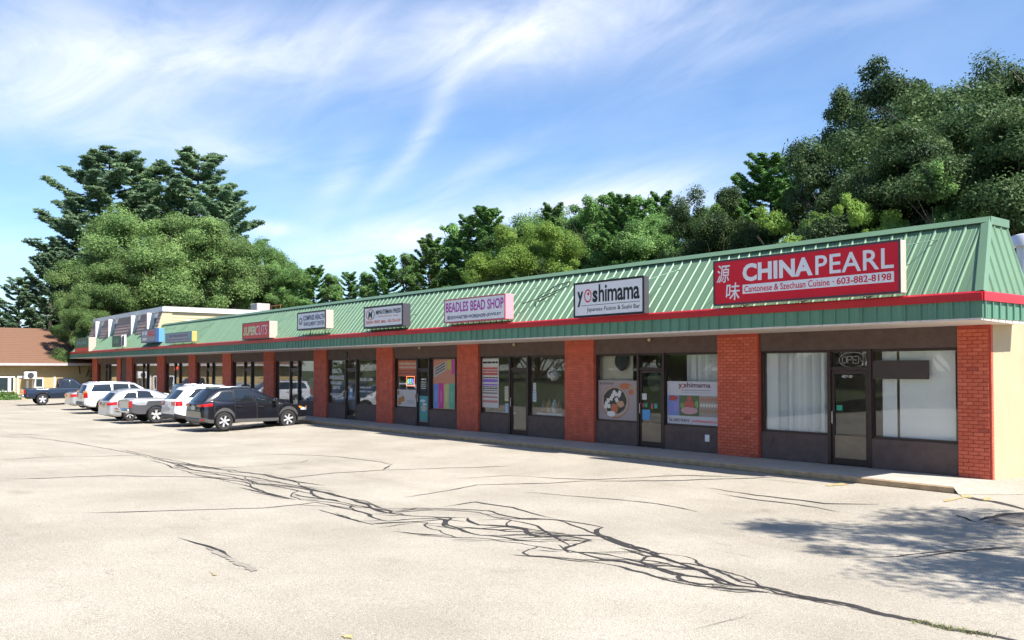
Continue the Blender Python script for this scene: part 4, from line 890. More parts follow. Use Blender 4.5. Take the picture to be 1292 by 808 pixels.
for i in range(3): mb = MB(); z_ = .69+.055*i; mb.add([(-.40*W_, -.006, z_*H_), (.05*W_, -.006, (z_+.115)*H_), (.05*W_, -.006, (z_+.14)*H_), (-.40*W_, -.006, (z_+.025)*H_)], [(0, 1, 2, 3)]); mb.build('printed_line', S_DGREY, o)
block('corner_yellow', .15, .34, (.50, .44, .08), .80, .99, -.003); block('corner_magenta', .345, .49, (.5, .06, .35), .70, .99, -.003)
# --- health insurance office: white lettering on the glass
o = empty('insurance_lettering', (-27.9, .152, .82), 0, 'white HEALTH INSURANCE lettering on the office window glass', 'lettering')
for (b_, x0, x1, z0, z1) in (('HEALTH', -.40, .45, 1.30, 1.50), ('INSURANCE', -.66, .70, 1.02, 1.20), ('ENROLLMENT', -.55, .55, .80, .94), ('CENTER', -.35, .35, .60, .74), ('WALK-INS WELCOME', -.62, .60, .30, .42), ('OPEN', -.25, .25, .14, .24)): text(b_, x0, z0, x1, z1, M_WHITE, o, bold=.03)
o = empty('phone_lettering', (-25.2, .152, .82), 0, 'white phone number lettering on the office window right of the door', 'lettering')
for (b_, x0, x1, z0, z1) in (('603-821-2384', -.55, .55, .98, 1.12), ('MON-FRI  9AM-5PM', -.55, .40, .66, .75), ('SATURDAY  10AM-2PM', -.58, .55, .50, .58), ('BY APPOINTMENT', .0, .55, .36, .43)): text(b_, x0, z0, x1, z1, M_WHITE, o, bold=.02)
o, W_, H_ = poster('door_notice', 'blue and white notice on the insurance office door', -26.62, -26.36, 1.06, 1.50, pc('notice_blue', (.15, .32, .6)), y=.122); bars(o, W_, H_, [(.6, .9, 1), (.1, .18, 2)], M_WHITE)
for i, (x, z) in enumerate(((-27.6, 2.40), (-28.2, 2.45))): pass
tag(MB().cbox(-.16, .16, -.02, .04, -.12, .12, .02).build('speaker_box', S_BLACK, None, (-26.85, .03, 2.92)), 'small black box on the brown header above the insurance office', 'speaker box')
# --- hair salon, tanning, laundry behind: simple furnishings glimpsed in the far bays
def shelf(label, x, seed, cols, y=.9, w_=1.4):
    r = random.Random(seed); o = empty('stock_shelf', (x, y, ZW), 0, label, 'shelf')
    for z_ in (.35, .75, 1.15, 1.55): MB().box(-w_/2, w_/2, -.14, .14, z_, z_+.03).build('board', M_WHITE, o)
    for s in (-1, 1): MB().box(s*w_/2-.02, s*w_/2+.02, -.15, .15, 0, 1.75).build('side', M_WHITE, o)
    for z_ in (.38, .78, 1.18):
        x_ = -w_/2+.06
        while x_ < w_/2-.12:
            q = r.uniform(.08, .16); MB().cbox(x_, x_+q, -.10, .08, z_+.001, z_+r.uniform(.15, .3), .01).build('product', pc('prod%d' % r.randrange(6), ((.5, .5, .5), (.4, .1, .1), (.1, .25, .4), (.5, .4, .2), (.2, .35, .2), (.6, .6, .62))[r.randrange(6)]), o); x_ += q+.02
shelf('white stock shelf behind the glass of the turquoise shop', -44.2, 1, None); shelf('white stock shelf in the window of the shop beside the salon', -37.9, 2, None); shelf('white product shelf in the window below the Compass Health sign', -32.6, 3, None)
BX = BAYS[8]
o, W_, H_ = poster('pink_sign', 'pink and white square sign in a dark window between brick piers', -47.75, -46.75, .98, 1.72, pc('pink', (.62, .05, .30))); bars(o, W_, H_, [(.38, .62, 2)], M_WHITE)
for (x, lb) in ((-50.2, 'left of the door'), (-47.3, 'right of the door')):
    o = empty('red_neon', (x, .20, 2.15), 0, 'glowing red neon word %s in the dark shop window' % lb, 'neon sign')
    mb = MB()
    for k in range(4): mb.tube([(-.35+.2*k, 0, .05), (-.35+.2*k, 0, .30), (-.25+.2*k, 0, .30), (-.25+.2*k, 0, .05)], .02, 5)
    mb.build('neon_letters', mat('neon_far_red', (.5, .03, .02), emit=(1, .08, .04, 1.4)), o)
# ------------------------------------------------------------------ vehicles (local y forward from the rear axle, x to the right)
M_CGLASS = mat('car_glass', (.012, .016, .02), .03, var=.05, spec=.8, coat=.3)
M_TYRE = mat('tyre_rubber', (.022, .021, .022), .8, var=.25, vscale=20)
M_RIM = mat('alloy_rim', (.62, .62, .63), .35, .35, var=.08)
M_PLAST = mat('dark_plastic', (.045, .045, .05), .55, var=.15, vscale=8)
M_SEAM = mat('seam_black', (.008, .008, .009), .7)
M_TAIL = mat('tail_lamp_red', (.45, .012, .012), .12, var=.1, coat=.6)
M_AMB = mat('amber_lamp', (.75, .25, .02), .15, coat=.5)
M_HEAD = mat('head_lamp_clear', (.62, .64, .66), .1, .2, coat=.8)
M_CHROME = mat('chrome', (.68, .68, .66), .12, 1.0, var=.03)
M_PLATE = mat('licence_plate', (.55, .58, .55), .4)
def paint(name, c, metal=.35, rough=.28): return mat(name, c, rough, metal, var=.03, vscale=2, coat=.9)
def interp(tab, y): return float(np.interp(y, [t[0] for t in tab], [t[1] for t in tab]))
def vehicle(name, label, S, loc, rz=0.0, group='vehicles parked nose-in along the shops'):
    root = empty(name, loc, rz, label, S['cat'], group)
    wb, ro, fo, W, Hh, r = S['wb'], S['ro'], S['fo'], S['W'], S['H'], S['r']
    zs, clad = S.get('sill', .28), S.get('clad', .10); hw = W/2
    pm_, cm_ = S['paint'], S.get('cladmat', M_PLAST)
    y0, y1 = -ro, wb+fo; deck = S['deck']
    def width(y):
        e = .22 if y < wb/2 else .42; d = min(y-y0, y1-y); t = min(1, max(0, d/e)); c = (.15 if y < wb/2 else .28)
        return hw*(1-c*(1-t)**2.2)
    Ra = r+S.get('gap', .07)
    def zbot(y):
        z = zs
        if y < y0+.35: z = zs+.10*(1-(y-y0)/.35)
        if y > y1-.45: z = zs+.02*(1-(y1-y)/.45)
        for yw in (0, wb):
            q = Ra*Ra-(y-yw)**2
            if q > 0: z = max(z, r*.92+math.sqrt(q)) if abs(y-yw) < Ra else z
        return z
    def dip(y):
        if 'bed' in S and S['bed'][0] < y < S['bed'][1]: return S['bed'][2]
        return 0.0
    def ring(y):
        w, zb, zd = width(y), zbot(y), interp(deck, y); z2 = min(zb+clad, zd-.08); z3 = z2+(zd-z2)*.42; z4 = z2+(zd-z2)*.82
        cr = S.get('crown', .035); dp = dip(y)
        return [(0, zb+.01), (w*.80, zb+.004), (w*.955, zb), (w*(1.005 if clad > .05 else .985), z2), (w, z3), (w*.985, z4), (w*.945, zd), (w*.945-.09, zd+cr*.3), (w*.945-.10, zd+cr*.3-dp), (0, zd+cr-dp*1.05)]
    st = set(np.round(np.arange(y0, y1+.001, .09), 3)); st |= {y0, y1, y0+.03, y0+.08, y1-.03, y1-.08, y1-.15}
    for yw in (0, wb):
        for k in range(13): st.add(round(yw+Ra*math.cos(math.pi*k/12), 4))
        st.add(yw+Ra+.003); st.add(yw-Ra-.003)
    seams = []
    for (a, b) in S['doors']: seams += [a, b]
    for s in seams: st.add(s-.007); st.add(s+.007)
    if 'bed' in S:
        for b in S['bed'][:2]: st.add(b-.004); st.add(b+.004)
    st = sorted(v for v in st if y0-1e-6 <= v <= y1+1e-6)
    st = [v for i, v in enumerate(st) if i == 0 or v-st[i-1] > .002]
    rings = [ring(y) for y in st]; nr = len(rings[0])
    body = MB(); clm = MB(); doors = {}
    def vid(mbx, cache, i, j, s):
        key = (i, j, s)
        if key not in cache: x, z = rings[i][j]; cache[key] = len(mbx.v); mbx.v.append((s*x, st[i], z))
        return cache[key]
    cb, cc = {}, {}; cds = {}
    for i in range(len(st)-1):
        ym = (st[i]+st[i+1])/2; seam = any(abs(ym-s) < .0071 for s in seams)
        for s in (1, -1):
            for j in range(nr-1):
                tgt, cache, k = body, cb, 0
                if j <= 2: tgt, cache = clm, cc
                elif j in (3, 4, 5):
                    if seam: k = 1
                    else:
                        for di, (a, b) in enumerate(S['doors']):
                            if a < ym < b and zbot(ym) < zs+.16:
                                if (di, s) not in doors: doors[di, s] = MB(); cds[di, s] = {}
                                tgt, cache = doors[di, s], cds[di, s]
                q = [vid(tgt, cache, i, j, s), vid(tgt, cache, i+1, j, s), vid(tgt, cache, i+1, j+1, s), vid(tgt, cache, i, j+1, s)]
                tgt.face(q if s > 0 else q[::-1], k)
    for i, rev in ((0, False), (len(st)-1, True)):
        P = [(x, st[i], z) for x, z in rings[i]]; P = P[1:]+[(-x, y, z) for x, y, z in P[1:-1]][::-1]
        f = list(range(len(P))); body.add(P, [f if not rev else f[::-1]])
    body.build('body', [pm_, M_SEAM], root, smooth=35); clm.build('lower_cladding', cm_, root, smooth=35)
    for (di, s), mbx in doors.items():
        d = mbx.build('door', pm_, root, smooth=35)
        a, b = S['doors'][di]; zd = interp(deck, (a+b)/2)
        MB().cbox(s*hw*.99-.012, s*hw*.99+.028, a+.07, a+.27, zd-.17, zd-.135, .008).build('handle', S.get('handle', pm_), d)
    def Bx(y, z):
        R_ = ring(y); zz_ = [q[1] for q in R_[2:7]]; xx = [q[0] for q in R_[2:7]]; return float(np.interp(z, zz_, xx))
    # cabin
    gb0, gb1, gt0, gt1 = S['cab']; wt = S.get('wt', hw*.70); bul = S.get('bulge', .10); zbelt = lambda y: interp(deck, min(max(y, gb0+.02), gb1-.02))-.02
    ztop = lambda y: Hh-S.get('arch', .05)*((y-(gt0+gt1)/2)/((gt1-gt0)/2))**2
    wb_ = hw*.945
    def side(a, h):
        yb, yt = gb0+(gb1-gb0)*a, gt0+(gt1-gt0)*a; y = yb+(yt-yb)*h
        x = wb_+(wt-wb_)*h+.035*math.sin(math.pi*h)
        e = 1-.07*max(0, abs(a-.5)-.36)/.14
        zt_ = ztop(yt); zb2 = zbelt(yb); return x*e, y, zb2+(zt_-zb2)*h
    na, nh, ncr = 18, 5, 4; cab = MB(); grid = []
    for i in range(na+1):
        a = i/na; row = []
        sg = (a-.5)*2
        for j in range(nh+1): x, y, z = side(a, j/nh*.94); row.append((x, y, z))
        xt, yt, zt_ = side(a, 1.0); 
        for j in range(ncr+1):
            u = 1-.10-(.90)*j/ncr; bb = bul*(1-u*u)*sg*abs(sg); row.append((xt*u, yt+bb, zt_+.03*(1-u*u)+.0))
        grid.append(row)
    nn_ = len(grid[0])
    for s in (1, -1):
        b = len(cab.v); cab.v += [(s*x, y, z) for row in grid for x, y, z in row]
        for i in range(na):
            for j in range(nn_-1):
                f = [b+i*nn_+j, b+(i+1)*nn_+j, b+(i+1)*nn_+j+1, b+i*nn_+j+1]; cab.face(f if s > 0 else f[::-1])
    def screen(a, u, h, off=0.0):
        sg = 1 if a > .5 else -1; x, y, z = side(a, h*.97); return (x*u, y+sg*(bul*(1-u*u)+off), z+.03*(1-u*u)*h)
    for a in (0, 1):
        b = len(cab.v); nu = 8
        for j in range(nh+1):
            for i in range(nu+1): cab.v.append(screen(a, -1+2*i/nu, j/nh))
        for j in range(nh):
            for i in range(nu):
                f = [b+j*(nu+1)+i, b+j*(nu+1)+i+1, b+(j+1)*(nu+1)+i+1, b+(j+1)*(nu+1)+i]; cab.face(f if a == 0 else f[::-1])
    cab.build('cabin', S.get('cabpaint', pm_), root, smooth=40)
    for a, (ul, h0, h1), nm in ((1, S.get('ws', (.90, .04, .93)), 'windscreen'), (0, S.get('bw', (.82, .14, .88)), 'rear_window')):
        mb = MB(); nu = 8; sg = 1 if a else -1
        for j in range(4):
            for i in range(nu+1):
                h = h0+(h1-h0)*j/3; mb.v.append(screen(a, (-1+2*i/nu)*ul*(1-.03*(j == 3)), h, .012))
        for j in range(3):
            for i in range(nu): f = [j*(nu+1)+i, j*(nu+1)+i+1, (j+1)*(nu+1)+i+1, (j+1)*(nu+1)+i]; mb.face(f if a == 0 else f[::-1])
        mb.build(nm, S.get('glass', M_CGLASS), root, smooth=True)
    def sx_at(h, y):
        x = wb_+(wt-wb_)*h+.035*math.sin(math.pi*h)
        yb = gb0+(gt0-gb0)*h; yf = gb1+(gt1-gb1)*h; a = (y-yb)/(yf-yb); return x*(1-.07*max(0, abs(a-.5)-.36)/.14)
    def sz_at(h, y): return zbelt(y)+(ztop(y)-zbelt(y))*h
    for (wa0, wa1, wb0, wb1, h0, h1) in S['win']:      # rear-bottom, rear-top, front-bottom, front-top
        for s in (1, -1):
            for k, (grow, off, m_) in enumerate(((.022, .006, S.get('trim', M_SEAM)), (0, .011, S.get('glass', M_CGLASS)))):
                mb = MB(); n_ = 5
                for j in range(5):
                    t = j/4; h = (h0-grow*1.2)+(h1-h0+grow*2.4)*t
                    for i in range(n_+1):
                        ya, yb2 = wa0+(wa1-wa0)*t-grow, wb0+(wb1-wb0)*t+grow; y = ya+(yb2-ya)*i/n_
                        mb.v.append((s*(sx_at(h, y)+off), y, sz_at(h, y)))
                for j in range(4):
                    for i in range(n_): f = [j*(n_+1)+i, j*(n_+1)+i+1, (j+1)*(n_+1)+i+1, (j+1)*(n_+1)+i]; mb.face(f if s > 0 else f[::-1])
                if k == 0: tr_ = mb.build('side_window', m_, root)
                else: mb.build('pane', m_, tr_)
    # wheels
    for yw in (0, wb):
        for s in (1, -1):
            wq = empty('wheel', (s*(hw-.125), yw, r), 0, parent=root)
            MB().lathe([(r*.60, -.10), (r*.90, -.115), (r*.98, -.085), (r, -.05), (r, .05), (r*.98, .085), (r*.90, .115), (r*.60, .10)], 28, 'x', cap=False).build('tyre', M_TYRE, wq, smooth=50)
            rm = MB(); rr_ = r*.66
            rm.lathe([(rr_*.98, -.09), (rr_*1.03, .106*s), (rr_*.92, .112*s), (rr_*.90, .06*s), (rr_*.88, .02*s), (.02, .015*s)], 28, 'x', k=0)
            ns_ = S.get('spokes', 5)
            for q in range(ns_):
                an = 2*math.pi*q/ns_+.3; c, d = math.cos(an), math.sin(an); wd_ = rr_*S.get('spw', .17)
                def P_(rad, t, x): return (x, rad*c-t*d, rad*d+t*c)
                rm.add([P_(rr_*.1, -wd_*.8, .085*s), P_(rr_*.1, wd_*.8, .085*s), P_(rr_*.95, wd_*1.15, .105*s), P_(rr_*.95, -wd_*1.15, .105*s), P_(rr_*.1, -wd_, .03*s), P_(rr_*.1, wd_, .03*s), P_(rr_*.95, wd_*1.3, .04*s), P_(rr_*.95, -wd_*1.3, .04*s)], [(0, 1, 2, 3), (0, 3, 7, 4), (1, 5, 6, 2), (4, 7, 6, 5)], 1)
            rm.lathe([(rr_*.24, .05*s), (rr_*.22, .11*s), (rr_*.05, .113*s)], 14, 'x', k=1)
            rm.build('rim', [M_PLAST, S.get('rim', M_RIM)], wq, smooth=40)
    # lamps
    def lamp(name, y_a, y_b, z_a, z_b, m_, s, rear=True, inner=.35, skew=0.0):
        mb = MB(); n_ = 5
        for j in range(3):
            z = z_a+(z_b-z_a)*j/2
            for i in range(n_+1):
                y = y_a+(y_b-y_a)*i/n_; zz2 = z+skew*(i/n_)*(1 if j else .6); mb.v.append((s*(Bx(y, zz2)+.012), y, zz2))
        for j in range(2):
            for i in range(n_): mb.face((j*(n_+1)+i, j*(n_+1)+i+1, (j+1)*(n_+1)+i+1, (j+1)*(n_+1)+i))
        ye = (y0-.012) if rear else (y1+.012); wd_ = Bx(y0+.001 if rear else y1-.001, (z_a+z_b)/2)
        mb.box(*(sorted((s*wd_*inner, s*(wd_+.012)))), *(sorted((ye, ye+(.03 if rear else -.03)))), z_a, z_b)
        mb.fix = True; return mb.build(name, m_, root)
    for L_ in S['lamps']:
        for s in (1, -1): lamp(*L_[:6], s, *L_[6:])
    # plate, mirrors, bumpers, extras
    zp = S.get('platez', .78); MB().box(-.16, .16, y0-.012, y0+.02, zp, zp+.16).build('number_plate', M_PLATE, root)
    my = S.get('mirror', wb-.62); mz = interp(deck, my)+.06
    for s in (1, -1):
        mm = MB(); mm.cbox(*sorted((s*(hw-.02), s*(hw+.19))), my-.05, my+.09, mz-.03, mz+.14, .035); mm.build('mirror', S.get('mirrorm', pm_), root, smooth=50)
    if 'bump' in S:
        for (ya, yb, za, zb, m_) in S['bump']:
            mb = MB(); mb.cbox(-hw*.93, hw*.93, ya, yb, za, zb, .05); mb.build('bumper', m_, root, smooth=50)
    if 'low' in S:
        ya, yb, za, zb, m_ = S['low']; MB().cbox(-hw*.80, hw*.80, ya, yb, za, zb, .03).build('lower_bumper', m_, root)
    if S.get('rails'):
        for s in (1, -1):
            xq = wt*.93; MB().tube([(s*xq, gt0+.15, ztop(gt0+.15)+.0), (s*xq, gt0+.25, ztop(gt0+.25)+.055), (s*xq, gt1-.2, ztop(gt1-.2)+.055), (s*xq, gt1-.08, ztop(gt1-.08))], .02, 6).build('roof_rail', S['rails'], root, smooth=True)
    mb = MB(); mb.box(-hw*.55, hw*.55, y1-.02, y1+.008, .60, interp(deck, y1-.05)-.06); mb.build('grille', M_SEAM, root)
    mb = MB(); mb.box(-hw*.75, hw*.75, y0+.25, y1-.25, zs-.02, zs+.10); mb.build('underbody', M_SEAM, root)
    return root
def at(px, py, W, dx=0, dy=0): p = onG(px, py); x = p[0]-W/2+.12+dx; y = p[1]+dy; return (x, y, gz(x, y+1.4)+.0)
ESC = dict(cat='car', wb=2.69, ro=.90, fo=.92, W=1.84, H=1.68, r=.355, sill=.30, clad=.13, paint=paint('black_car_paint', (.010, .011, .016), .2, .2), cladmat=mat('grey_cladding', (.12, .12, .125), .5),
    deck=[(-.90, .72), (-.88, .98), (-.75, 1.10), (-.5, 1.14), (.6, 1.09), (1.9, 1.03), (2.35, 1.02), (2.75, .99), (3.15, .93), (3.45, .83), (3.57, .70), (3.61, .58)], doors=[(.42, 1.32), (1.33, 2.22)],
    cab=(-.82, 2.66, -.30, 1.30), wt=.64, arch=.09, win=[(-.44, -.06, .36, .36, .20, .72), (.44, .44, 1.22, 1.12, .12, .86), (1.32, 1.22, 2.26, 1.42, .10, .85)], bw=(.84, .18, .80), rails=M_CHROME, handle=M_BLACK, trim=M_SEAM,
    lamps=[('tail_lamp', -.89, -.48, .93, 1.03, M_TAIL, True, .50, .05), ('headlamp', 3.60, 3.22, .70, .80, M_HEAD, False, .55, .04), ('amber_lamp', 3.30, 3.15, .80, .86, M_AMB, False, .98, .02), ('reflector', -.89, -.80, .40, .46, M_TAIL, True, .7)], platez=.80, low=(-.93, -.6, .34, .50, mat('grey_cladding', (.12, .12, .125), .5)), spokes=6, spw=.13, bulge=.14)
EDGE = dict(ESC, wb=2.82, ro=.92, fo=.94, W=1.92, H=1.70, r=.375, paint=paint('white_car_paint', (.70, .71, .74), .05, .25), cladmat=M_PLAST, deck=[(-.92, .72), (-.90, 1.02), (-.6, 1.12), (.7, 1.08), (2.0, 1.03), (2.5, 1.02), (3.1, .98), (3.5, .90), (3.7, .74), (3.76, .6)], doors=[(.45, 1.40), (1.41, 2.35)], trim=M_SEAM, handle=M_CHROME,
    cab=(-.86, 2.80, -.24, 1.45), win=[(-.38, .02, .38, .38, .20, .76), (.46, .46, 1.28, 1.20, .12, .86), (1.38, 1.30, 2.36, 1.52, .10, .85)], lamps=[('tail_lamp', -.91, -.62, .84, 1.02, M_TAIL, True, .62, .02), ('headlamp', 3.74, 3.3, .74, .86, M_HEAD, False, .55, .04)], rails=M_CHROME, low=(-.95, -.6, .30, .48, M_PLAST), spokes=5, platez=.62)
WAG = dict(cat='car', wb=2.70, ro=.98, fo=.92, W=1.80, H=1.49, r=.32, sill=.22, clad=.07, paint=paint('silver_car_paint', (.50, .51, .53), .55, .3), cladmat=paint('silver_car_paint', (.50, .51, .53)), deck=[(-.98, .62), (-.96, .88), (-.80, .97), (.3, .93), (1.8, .90), (2.3, .90), (3.0, .83), (3.4, .74), (3.58, .58), (3.62, .5)], doors=[(.36, 1.22), (1.23, 2.08)],
    cab=(-.90, 2.55, -.42, 1.25), wt=.60, arch=.10, win=[(-.35, -.10, .30, .30, .15, .72), (.38, .38, 1.12, 1.08, .10, .84), (1.20, 1.16, 2.02, 1.22, .08, .84)], bw=(.86, .12, .84), trim=M_SEAM, handle=M_CHROME, lamps=[('tail_lamp', -.96, -.58, .74, .86, M_TAIL, True, .55, .06), ('headlamp', 3.6, 3.2, .56, .68, M_HEAD, False, .5, .05)], platez=.66, low=(-1.0, -.7, .26, .42, paint('silver_car_paint', (.5, .51, .53))), spokes=7, spw=.10, bulge=.16)
ENV = dict(ESC, wb=2.87, ro=1.02, fo=.95, W=1.86, H=1.66, r=.375, sill=.33, paint=paint('white_truck_paint', (.68, .69, .72), .1, .25), cladmat=paint('white_truck_paint', (.68, .69, .72)), clad=.08, deck=[(-1.02, .78), (-1.0, 1.05), (-.7, 1.14), (.7, 1.12), (2.0, 1.08), (2.5, 1.08), (3.1, 1.05), (3.6, .98), (3.78, .78), (3.82, .62)], doors=[(.45, 1.40), (1.41, 2.35)], trim=M_SEAM, handle=M_CHROME,
    cab=(-.98, 2.55, -.72, 1.62), wt=.68, arch=.05, win=[(-.66, -.50, .34, .30, .16, .82), (.48, .48, 1.30, 1.26, .12, .86), (1.40, 1.36, 2.20, 1.60, .10, .86)], bw=(.84, .10, .86), lamps=[('tail_lamp', -1.01, -.86, .84, 1.12, M_TAIL, True, .78), ('amber_lamp', -1.005, -.87, 1.06, 1.20, M_AMB, True, .80), ('headlamp', 3.8, 3.5, .78, .94, M_HEAD, False, .5)], rails=M_CHROME, platez=.75, low=(-1.08, -.8, .42, .62, mat('grey_cladding', (.12, .12, .125), .5)), spokes=6)
SED = dict(WAG, ro=1.05, H=1.44, deck=[(-1.05, .62), (-1.03, .90), (-.85, .98), (-.35, 1.0), (.3, .95), (1.8, .90), (2.3, .90), (3.0, .83), (3.4, .74), (3.58, .58), (3.62, .5)], cab=(-.55, 2.55, .15, 1.25), win=[(.05, .30, .36, .42, .12, .70), (.42, .46, 1.12, 1.08, .10, .84), (1.20, 1.16, 2.02, 1.22, .08, .84)], lamps=[('tail_lamp', -1.03, -.70, .72, .86, M_TAIL, True, .55, .05), ('headlamp', 3.6, 3.2, .56, .68, M_HEAD, False, .5, .05)], low=(-1.07, -.7, .26, .42, paint('silver_car_paint', (.5, .51, .53))))
DAK = dict(cat='pickup truck', wb=3.33, ro=1.15, fo=.85, W=1.83, H=1.74, r=.37, sill=.42, clad=.40, gap=.09, paint=paint('silver_truck_paint', (.50, .51, .53), .5, .3), cladmat=mat('grey_cladding_two', (.085, .085, .095), .5), deck=[(-1.15, 1.03), (-.9, 1.08), (1.05, 1.08), (1.1, 1.10), (2.4, 1.08), (2.9, 1.08), (3.5, 1.05), (4.0, .98), (4.13, .80), (4.18, .65)], doors=[(1.25, 2.0), (2.01, 2.85)], bed=(-1.08, .98, .48),
    cab=(1.10, 3.05, 1.30, 2.20), wt=.66, arch=.03, win=[(1.34, 1.42, 1.95, 1.92, .10, .84), (2.05, 2.02, 2.80, 2.18, .08, .84)], bw=(.80, .12, .80), trim=M_SEAM, handle=M_BLACK, cabpaint=paint('dark_grey_cab', (.05, .05, .055)), lamps=[('tail_lamp', -1.14, -1.05, .72, 1.00, M_TAIL, True, .86), ('headlamp', 4.16, 3.9, .78, .92, M_HEAD, False, .5)], bump=[(-1.30, -1.10, .48, .66, M_CHROME), (4.12, 4.30, .45, .68, M_PLAST)], platez=.50, mirror=2.75, mirrorm=M_BLACK, spokes=5, spw=.2, bulge=.08)
PKU = dict(DAK, wb=3.05, ro=1.12, fo=.85, r=.375, clad=.08, sill=.44, paint=paint('navy_truck_paint', (.022, .032, .055), .4, .25), cladmat=paint('navy_truck_paint', (.022, .032, .055)), cabpaint=paint('navy_truck_paint', (.022, .032, .055)), deck=[(-1.12, 1.03), (-.9, 1.10), (.95, 1.10), (1.0, 1.12), (2.2, 1.10), (2.7, 1.10), (3.3, 1.06), (3.7, .98), (3.85, .80), (3.9, .65)], doors=[(1.28, 2.45)], bed=(-1.05, .92, .48), H=1.78,
    cab=(1.02, 2.82, 1.12, 1.98), win=[(1.16, 1.20, 1.66, 1.64, .10, .84), (1.74, 1.71, 2.52, 1.96, .08, .84)], lamps=[('tail_lamp', -1.11, -1.02, .78, 1.02, M_TAIL, True, .86), ('headlamp', 3.88, 3.6, .78, .92, M_HEAD, False, .5)], bump=[(-1.26, -1.08, .50, .68, M_CHROME), (3.84, 4.0, .45, .68, M_CHROME)], mirror=2.35)
e = at(281.2, 545, 1.84)
vehicle('parked_car', 'black compact SUV with grey lower cladding and chrome roof rails', ESC, e, R(2))
vehicle('parked_car', 'white SUV with red square tail lamps beside the black SUV', EDGE, at(247, 538.7, 1.92, 0, 0), R(1))
vehicle('parked_pickup', 'silver pickup truck with grey lower panels between two parked cars', DAK, at(195.5, 534.6, 1.83), R(2))
vehicle('parked_car', 'silver hatchback with slanted red tail lamps beside the silver pickup', WAG, at(162.7, 531.3, 1.80), R(1))
vehicle('parked_car', 'white SUV with tall amber and red tail lamps', ENV, at(131, 522.3, 1.89), R(1))
vehicle('parked_car', 'silver sedan half hidden behind the white SUV with amber lamps', SED, at(113, 517.5, 1.80), R(0))
vehicle('parked_pickup', 'dark blue pickup truck in front of the yellow house', PKU, at(54, 511.8, 1.83), R(-2))
# ------------------------------------------------------------------ upper storey block behind the far end of the strip
M_YSID = mat('yellow_clapboard', (.52, .43, .26), .65, var=.06, vscale=2); M_SHIN = mat('brown_shingle', (.40, .29, .25), .8, var=.2, vscale=6); M_HWH = mat('house_white_trim', (.74, .74, .74), .5, var=.05)
M_WGL = mat('dark_window_glass', (.03, .045, .05), .05, var=.1, spec=.7)
UX0, UX1 = -70.5, -52.2; UZ = 6.42
U = empty('upper_storey_block', ((UX0+UX1)/2, 4, 0), 0, 'yellow clapboard upper storey with white cornice and slanted brown shingle front', 'building')
ox, oy = (UX0+UX1)/2, 4
def ub(x0, x1, y0, y1, z0, z1, name, m, parent=None): return MB().box(x0-ox, x1-ox, y0-oy, y1-oy, z0, z1).build(name, m, parent or U)
ub(UX0+.1, UX1-.1, .55, 8.9, 3.82, 6.1, 'wall', M_YSID)
ub(UX0-.08, UX1+.08, -.10, 9.05, 6.12, UZ, 'cornice', M_HWH); ub(UX0, UX1, .02, 8.95, UZ+.001, UZ+.05, 'roof_deck', M_DECK)
# clapboards of the side that faces the sun
for k in range(11):
    z = 4.02+k*.19
    MB().prism([(UX1-.10-ox, z), (UX1-.06-ox, z), (UX1-.085-ox, z+.188), (UX1-.10-ox, z+.188)], .56-oy, 8.9-oy, 'y').build('clapboard', M_YSID, U)
p0 = onX(236, 403.5, UX1); p1 = onX(252, 409, UX1)
wdo = ub(UX1-.07, UX1-.03, p0[1], p1[1], 4.6, 5.62, 'window', M_HWH); ub(UX1-.05, UX1-.022, p0[1]+.12, p1[1]-.12, 4.7, 5.5, 'pane', M_WGL, wdo)
# slanted shingle panels with upright windows between them
def ux(px): return float(onY(px, 410, -.2)[0])
edges = [(115, 124.3), (129.7, 140.6), (147.5, 169.3), (175.7, 189.5), (198, 207)]
for (a, b) in edges:
    x0, x1 = max(ux(a), UX0), min(ux(b), UX1-.06)
    nrow = 7
    pn = MB().prism([(-.50-oy, 4.55), (-.06-oy, 6.12), (.10-oy, 6.12), (.10-oy, 4.55)], x0-ox, x1-ox, 'x').build('shingle_panel', M_SHIN, U)
    for k in range(nrow):
        t0, t1 = k/nrow, (k+1)/nrow; ya, za = -.50+.44*t0, 4.55+1.57*t0; yb, zb_ = -.50+.44*t1, 4.55+1.57*t1
        MB().prism([(ya-.03-oy, za), (yb-.008-oy, zb_-.01), (yb-oy, zb_-.01), (ya-oy, za)], x0-ox+.01, x1-ox-.01, 'x').build('shingle_row', M_SHIN, pn)
for (a, b) in ((124.3, 129.7), (140.6, 147.5), (169.3, 175.7), (189.5, 198)):
    x0, x1 = ux(a)+.01, ux(b)-.01
    wq = ub(x0, x1, .02, .12, 4.5, 6.11, 'window', M_HWH); ub(x0+.18, x1-.18, .005, .03, 4.75, 5.75, 'pane', M_WGL, wq)
    MB().box(x0-ox, x0+.14-ox, -.44-oy, .015-oy, 4.56, 6.11).build('cheek', M_HWH, wq)
